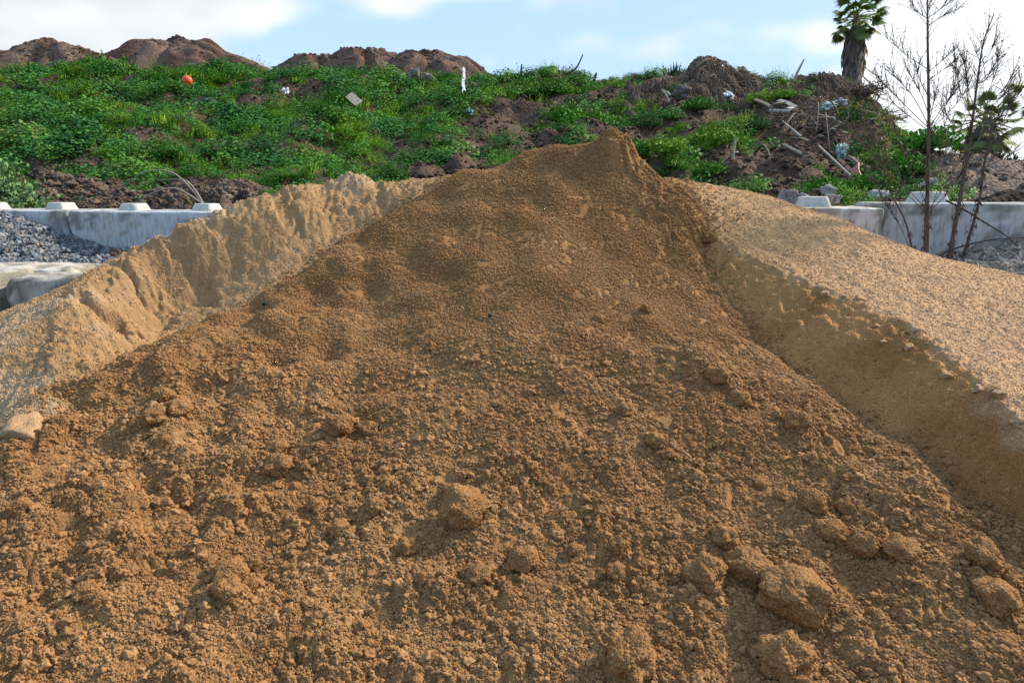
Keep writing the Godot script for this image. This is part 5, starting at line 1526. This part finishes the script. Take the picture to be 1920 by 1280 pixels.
func _ready() -> void:
	# camera
	var cam := Camera3D.new()
	cam.name = "camera"; add_child(cam)
	cam.position = Vector3(0, 1.35, 0)
	cam.rotation_degrees = Vector3(-12.3, 0, 0)
	cam.fov = 53.13; cam.near = 0.05; cam.far = 2000.0
	cam.current = true
	# sky and light
	var env := Environment.new()
	env.background_mode = Environment.BG_SKY
	var sky := Sky.new()
	var pano := PanoramaSkyMaterial.new()
	pano.panorama = sky_picture()
	sky.sky_material = pano
	env.sky = sky
	env.background_energy_multiplier = 1.0
	env.ambient_light_source = Environment.AMBIENT_SOURCE_SKY
	env.tonemap_mode = Environment.TONE_MAPPER_LINEAR
	env.tonemap_exposure = 1.5
	env.sdfgi_enabled = true; env.ssao_enabled = true; env.ssil_enabled = true
	var we := WorldEnvironment.new(); we.name = "world"; we.environment = env; add_child(we)
	var sun := DirectionalLight3D.new()
	sun.name = "sun"; add_child(sun)
	sun.look_at_from_position(to_sun * 10.0, Vector3.ZERO)
	sun.light_color = Color(1.0, 0.93, 0.82)
	sun.light_energy = 1.45
	sun.light_angular_distance = 4.0
	sun.shadow_enabled = true

	var r0 := RandomNumberGenerator.new(); r0.seed = 2
	for k in 256: turns.append(Basis(Vector3(r0.randfn(), r0.randfn(), r0.randfn()).normalized(), r0.randf() * TAU))

	# materials
	var speck := noise_picture(1024, cells(0.16, 50, FastNoiseLite.RETURN_CELL_VALUE), [[0.0, Color(0.42, 0.36, 0.30)], [0.25, Color(0.78, 0.76, 0.72)], [0.6, Color(0.95, 0.94, 0.90)], [0.9, Color(1.0, 0.98, 0.95)], [1.0, Color(1.0, 1.0, 1.0)]])
	var speck_dry := noise_picture(1024, cells(0.20, 57, FastNoiseLite.RETURN_CELL_VALUE), [[0.0, Color(0.66, 0.62, 0.58)], [0.3, Color(0.86, 0.85, 0.83)], [0.7, Color(0.96, 0.95, 0.94)], [1.0, Color(1, 1, 1)]])
	var pit := noise_picture(1024, cells(0.12, 51, FastNoiseLite.RETURN_DISTANCE), [[0.0, grey(1.0)], [0.6, grey(0.5)], [1.0, grey(0.0)]])
	var mat_heap := grain(stuff_material(0.92), speck, pit, Vector3.ONE * 2.6, 0.35)
	var mat_old := grain(stuff_material(0.95), speck_dry, pit, Vector3.ONE * 2.0, 0.4)
	var mat_crumb := grain(stuff_material(0.93), speck_dry, null, Vector3.ONE * 4.0, 0)
	var mat_grain := stuff_material(0.95)
	var mat_clod := grain(stuff_material(0.93), speck, pit, Vector3.ONE * 2.6, 0.35)
	mat_clod.vertex_color_use_as_albedo = false; mat_clod.albedo_color = Color(0.375, 0.208, 0.093).linear_to_srgb()
	var mat_crust := grain(stuff_material(0.95), speck_dry, pit, Vector3.ONE * 2.0, 0.4)
	mat_crust.vertex_color_use_as_albedo = false; mat_crust.albedo_color = Color(0.47, 0.315, 0.185).linear_to_srgb()
	var soil_tone := noise_picture(512, simplex(0.02, 52, 5), [[0.0, grey(0.55)], [0.5, grey(0.85)], [1.0, grey(1.0)]])
	var soil_relief := noise_picture(512, simplex(0.03, 53, 5), [])
	var mat_soil := grain(stuff_material(0.97), soil_tone, soil_relief, Vector3.ONE * 0.9, 4.0)
	var mat_mound := grain(stuff_material(0.97), soil_tone, soil_relief, Vector3.ONE * 0.7, 3.0)
	var mat_stone := grain(stuff_material(0.85), soil_tone, null, Vector3.ONE * 3.0, 0)
	var streak := noise_picture(1024, simplex(0.02, 54, 6), [[0.0, Color(0.70, 0.68, 0.64)], [0.35, Color(0.90, 0.90, 0.89)], [0.6, Color(0.96, 0.96, 0.96)], [1.0, Color(1, 1, 1)]])
	var pores := noise_picture(512, simplex(0.05, 55, 5), [])
	var mat_block := grain(stuff_material(0.9), streak, pores, Vector3(1.3, 0.35, 1.3), 0.2)
	var mat_knob := grain(painted(Color(0.55, 0.55, 0.52).linear_to_srgb(), 0.9), streak, pores, Vector3(1.3, 1.3, 1.3), 0.2)
	var mat_pale := grain(stuff_material(0.9), streak, pores, Vector3(1.5, 1.5, 1.5), 0.3)
	var mat_leaf := leafy(0.6, Color(0.42, 0.50, 0.12))
	var mat_bark := stuff_material(0.95)
	var mat_scrap := stuff_material(0.95); mat_scrap.cull_mode = BaseMaterial3D.CULL_DISABLED
	var mat_straw := stuff_material(0.95); mat_straw.cull_mode = BaseMaterial3D.CULL_DISABLED

	# the yard
	var yard := PlaneMesh.new(); yard.size = Vector2(1200, 1200)
	var mat_yard := grain(painted(Color(0.22, 0.17, 0.13).linear_to_srgb(), 0.97), soil_tone, soil_relief, Vector3.ONE * 0.5, 2.0)
	yard.material = mat_yard
	put("ground", yard, self, "structure").position.y = -0.1

	prepare_sand()
	build_hill(mat_soil)
	build_sand(mat_heap, mat_old)

	block(-5.3, -3.365, 1.218, 0.0, [-4.9, -4.26, -3.621], 10, mat_block, mat_knob, "left end concrete block of the wall, partly behind the grey gravel heap", Color(0.50, 0.53, 0.56))
	block(-3.365, -1.35, 1.214, 0.02, [-2.982, -2.352, -1.72], 20, mat_block, mat_knob, "concrete block of the wall between the grey gravel and the tan sand on the left", Color(0.49, 0.53, 0.575))
	block(0.35, 2.282, 1.258, 0.03, [0.72, 1.35, 1.981], 30, mat_block, mat_knob, "lighter concrete block of the wall with a rounded top edge, right of the sand peak", Color(0.66, 0.66, 0.64))
	block(2.282, 4.1, 1.288, -0.03, [2.68, 3.4], 40, mat_block, mat_knob, "darker concrete block at the right end of the wall, behind the bare saplings", Color(0.53, 0.55, 0.57))

	# the divider of the next bin on the left
	var o := put("divider_block", rough_block(Vector3(1.9, 0.90, 0.42), 0.03, 60, mat_pale, 0.012, Color(0.60, 0.57, 0.52)))
	o.position = Vector3(-3.6, 0, -4.36); o.rotation.y = -0.06
	tag(o, "whitewashed concrete block in front of the grey gravel on the left", "concrete block")
	o = put("divider_block", rough_block(Vector3(0.66, 0.89, 0.36), 0.04, 61, mat_block, 0.02, Color(0.42, 0.40, 0.37)))
	o.position = Vector3(-2.50, 0, -3.96); o.rotation.y = 0.15
	tag(o, "stained grey concrete block at the left end of the tan sand pile", "concrete block")
	o = put("divider_block", rough_block(Vector3(0.5, 0.92, 0.4), 0.03, 62, mat_pale, 0.01, Color(0.52, 0.52, 0.48)))
	o.position = Vector3(-3.10, 0, -3.88); o.rotation.y = -0.1
	tag(o, "pale concrete block cut by the left edge of the frame", "concrete block")
	o = put("concrete_slab", rough_block(Vector3(1.1, 0.93, 0.3), 0.02, 63, mat_block, 0.01, Color(0.36, 0.34, 0.32)))
	o.position = Vector3(3.02, 0, -3.78); o.rotation.y = -0.25
	tag(o, "low grey concrete slab half covered with tan sand at the right edge", "concrete slab")

	# gravel
	var stones := gravel_stones(mat_stone)
	gravel_heap("gravel_heap", "heap of broken grey gravel against the wall at the left", PackedVector3Array([Vector3(-3.7, 4.95, 1.08), Vector3(-3.45, 4.95, 0.98), Vector3(-3.1, 4.9, 0.87), Vector3(-2.85, 4.9, 0.89), Vector3(-2.6, 4.85, 0.87), Vector3(-2.35, 4.8, 0.80), Vector3(-2.0, 4.7, 0.75), Vector3(-4.4, 5.2, 1.2), Vector3(-4.0, 4.53, 0.89), Vector3(-3.4, 4.53, 0.85), Vector3(-2.8, 4.53, 0.83), Vector3(-2.3, 4.53, 0.80), Vector3(-4.0, 4.65, 1.0), Vector3(-3.3, 4.6, 0.89)]),
		-4.7, -1.95, 4.5, 5.25, stones, 9000, 0.021, [Color(0.19, 0.22, 0.26), Color(0.32, 0.35, 0.39), Color(0.11, 0.13, 0.16), Color(0.40, 0.36, 0.33), Color(0.24, 0.275, 0.33), Color(0.44, 0.45, 0.46)], mat_soil, Color(0.12, 0.13, 0.15), 8)
	gravel_heap("gravel_heap", "low heap of small tan grey gravel by the saplings at the right edge", PackedVector3Array([Vector3(2.45, 4.02, 0.925), Vector3(2.65, 4.02, 0.955), Vector3(2.85, 4.0, 1.000), Vector3(3.1, 3.95, 1.070), Vector3(3.5, 3.9, 1.130), Vector3(2.4, 3.8, 0.93), Vector3(2.8, 3.75, 0.94), Vector3(3.3, 3.7, 0.97), Vector3(3.8, 3.8, 1.05)]),
		2.36, 3.9, 3.72, 4.22, stones, 9000, 0.010, [Color(0.60, 0.52, 0.44), Color(0.46, 0.42, 0.37), Color(0.68, 0.61, 0.53), Color(0.32, 0.29, 0.26)], mat_soil, Color(0.42, 0.37, 0.31), 9)

	scatter_crumbs(mat_crumb, mat_grain)
	clods(mat_clod, mat_crust, mat_crumb)

	# hillside cover
	vegetation(mat_leaf)
	litter(mat_mound)
	plants(mat_leaf)
	straw_heap(mat_mound, mat_straw)

	# mounds beyond the crest and behind the wall
	var rb := Color(0.185, 0.110, 0.080)
	var rg := Color(0.26, 0.18, 0.14)
	for k in [
		[Vector3(-19.6, 5.0, -31.0), Vector3(5.6, 2.45, 3.0), "low reddish brown soil mound beyond the crest at the far left"],
		[Vector3(-16.7, 5.0, -36.0), Vector3(8.0, 3.75, 4.0), "tallest brown soil mound on the skyline at the left"],
		[Vector3(-6.9, 5.0, -34.2), Vector3(4.6, 3.0, 3.0), "pointed hump in the middle of the soil mounds on the skyline"],
		[Vector3(-9.1, 5.0, -34.4), Vector3(4.6, 2.75, 3.0), "gravelly soil hump left of the pointed one on the skyline"],
		[Vector3(-4.0, 5.0, -34.0), Vector3(5.4, 2.7, 3.0), "long soil hump right of the pointed one on the skyline"]]:
		var m := put("soil_mound", mound(k[0], k[1], 140 + int(k[1].x * 10.0), mat_mound, rb, rg, 0.8, 0.085))
		crumbs_on(m.mesh, 1500, 0.015, 0.08, mat_mound, m, rb, Color(0.26, 0.19, 0.15), 80 + int(k[1].x * 10.0))
		m.position = k[0]
		tag(m, k[2], "soil mound", "soil mounds beyond the crest")
	var mb := Color(0.14, 0.098, 0.076)
	var mg := Color(0.25, 0.185, 0.145)
	for k in [
		[-4.95, 7.7, Vector3(0.62, 0.30, 0.5), "steep eroded soil mound with an overgrown top behind the left wall"],
		[-4.1, 7.4, Vector3(0.6, 0.20, 0.5), "cloddy soil mound behind the wall, left of the dead branches"],
		[-3.45, 7.5, Vector3(0.7, 0.22, 0.5), "widest cloddy soil mound behind the wall in the middle of the row"],
		[-2.95, 7.5, Vector3(0.42, 0.16, 0.4), "small soil mound behind the wall beside the dead branches"]]:
		var m := put("soil_mound", mound(Vector3.ZERO, k[2], 170 + int(k[0] * 10.0), mat_mound, mb, mg, 0.6, 0.18))
		crumbs_on(m.mesh, 2200, 0.008, 0.05, mat_mound, m, mb, mg, 60 + int(k[1] * 10.0))
		m.position = on_hill(k[0], k[1], -0.05)
		tag(m, k[3], "soil mound", "cloddy mounds behind the concrete wall")
	var dark := put("soil_mound", mound(Vector3.ZERO, Vector3(0.7, 0.14, 0.4), 190, mat_mound, Color(0.045, 0.03, 0.025), Color(0.07, 0.05, 0.04), 0.7, 0.2))
	dark.position = Vector3(4.15, 1.22, -5.6)
	tag(dark, "low mound of very dark soil behind the wall at the right edge", "soil mound")
	var berm := put("soil_mound", mound(Vector3.ZERO, Vector3(3.6, 0.34, 2.0), 191, mat_mound, Color(0.25, 0.185, 0.145), Color(0.33, 0.25, 0.20), 0.8, 0.1))
	berm.position = Vector3(11.2, 1.3, -15.5)
	tag(berm, "long brown soil bank beside the track, below the right hand palms", "soil mound")

	debris()
	specks(mat_stone)
	# dead wood
	rng.seed = 3
	dead_branch("pale dead branches arching over the soil mounds behind the left wall", [[on_hill(-3.1, 7.0, 0.05), on_hill(-3.4, 7.1, 0.32), on_hill(-3.75, 7.2, 0.38), on_hill(-4.0, 7.2, 0.2)], [on_hill(-3.1, 7.0, 0.05), on_hill(-3.35, 6.95, 0.22), on_hill(-3.6, 6.9, 0.16), on_hill(-3.75, 6.9, 0.03)], [on_hill(-3.1, 7.0, 0.05), on_hill(-3.3, 7.1, 0.27), on_hill(-3.7, 7.3, 0.27)]], 0.010, Color(0.30, 0.27, 0.23), mat_bark)
	dead_branch("brown sticks leaning together like a tripod at the crest", [[on_hill(-4.1, 20.3, 0.0), on_hill(-3.85, 20.4, 0.55)], [on_hill(-3.55, 20.3, 0.02), on_hill(-3.87, 20.4, 0.57)], [on_hill(-4.6, 20.2, 0.1), on_hill(-3.9, 20.3, 0.42)]], 0.04, Color(0.17, 0.11, 0.08), mat_bark)
	dead_branch("dark slanting stick on the skyline right of centre", [[on_hill(1.45, 19.6, 0.15), on_hill(1.75, 19.8, 0.35), on_hill(1.95, 20.0, 0.75)]], 0.04, Color(0.05, 0.042, 0.038), mat_bark)
	dead_branch("short dark stub on the skyline above the sand", [[on_hill(0.24, 20.3, 0.1), on_hill(0.27, 20.3, 0.5)]], 0.05, Color(0.05, 0.042, 0.038), mat_bark)
	dead_branch("dark stub on the skyline left of the straw heap", [[on_hill(2.22, 19.7, 0.1), on_hill(2.3, 19.7, 0.42)]], 0.06, Color(0.05, 0.042, 0.038), mat_bark)
	dead_branch("pale stick standing on the crest between straw heap and palm", [[on_hill(6.9, 17.8, 0.1), on_hill(7.2, 17.9, 0.6)]], 0.05, Color(0.34, 0.29, 0.24), mat_bark)
	dead_branch("grey branch lying on the slope right of the sand, below the grey roots", [[on_hill(3.73, 10.8, 0.1), on_hill(3.66, 10.3, 0.16), on_hill(3.56, 9.75, 0.08)]], 0.03, Color(0.16, 0.14, 0.125), mat_bark)
	dead_branch("bare grey roots and boughs tangled in the hollow under the long pipe", [[on_hill(5.05, 12.2, 0.1), on_hill(4.95, 11.6, 0.5), on_hill(4.75, 11.1, 0.2)], [on_hill(5.3, 12.0, 0.1), on_hill(5.0, 11.4, 0.35), on_hill(4.9, 10.9, 0.05)], [on_hill(5.6, 12.2, 0.1), on_hill(5.2, 11.8, 0.45), on_hill(4.8, 11.7, 0.1)]], 0.016, Color(0.20, 0.17, 0.15), mat_bark)
	dead_branch("thin branch resting against the right end of the wall", [[Vector3(2.508, 1.305, -4.02), Vector3(2.623, 1.25, -4.02), Vector3(2.757, 1.175, -4.02), Vector3(2.875, 1.11, -4.02), Vector3(2.945, 1.05, -4.02)]], 0.006, Color(0.05, 0.04, 0.035), mat_bark, "fallen_branch")
	dead_branch("thin arching branch lying on the gravel at the right edge", [[Vector3(2.395, 0.965, -3.9), Vector3(2.485, 1.027, -3.9), Vector3(2.63, 1.072, -3.9), Vector3(2.778, 1.096, -3.9), Vector3(2.95, 1.10, -3.9)]], 0.006, Color(0.05, 0.04, 0.035), mat_bark, "fallen_branch")

	saplings(mat_bark, mat_scrap)

	# palms
	fan_palm("tall fan palm with a grey skirt of dead leaves on the right skyline", Vector3(18.85, 6.9, -40.0), 4.15, [[0.0, 0.38, Vector3(-0.12, 0, 0)], [0.3, 0.46], [0.55, 0.54], [0.72, 0.42], [0.82, 0.22], [1.0, 0.08]], 48, 1.0, 0.62, mat_bark, mat_leaf, 400, -0.8, Color(0.16, 0.24, 0.065))
	fan_palm("broad dark palm with drooping fronds at the right edge", Vector3(15.9, 1.9, -24.0), 1.9, [[0.0, 0.5, Vector3(0.1, 0, 0)], [0.5, 0.55], [0.85, 0.3], [1.0, 0.12]], 46, 0.85, 0.42, mat_bark, mat_leaf, 410, -0.95, Color(0.15, 0.19, 0.065))
	fan_palm("palm half cut by the right edge, its tips above the dark palm", Vector3(15.6, 1.8, -20.5), 2.55, [[0.0, 0.4, Vector3(0, 0, 0)], [0.5, 0.45], [0.85, 0.3], [1.0, 0.12]], 40, 0.8, 0.42, mat_bark, mat_leaf, 420, -0.9, Color(0.14, 0.18, 0.06))
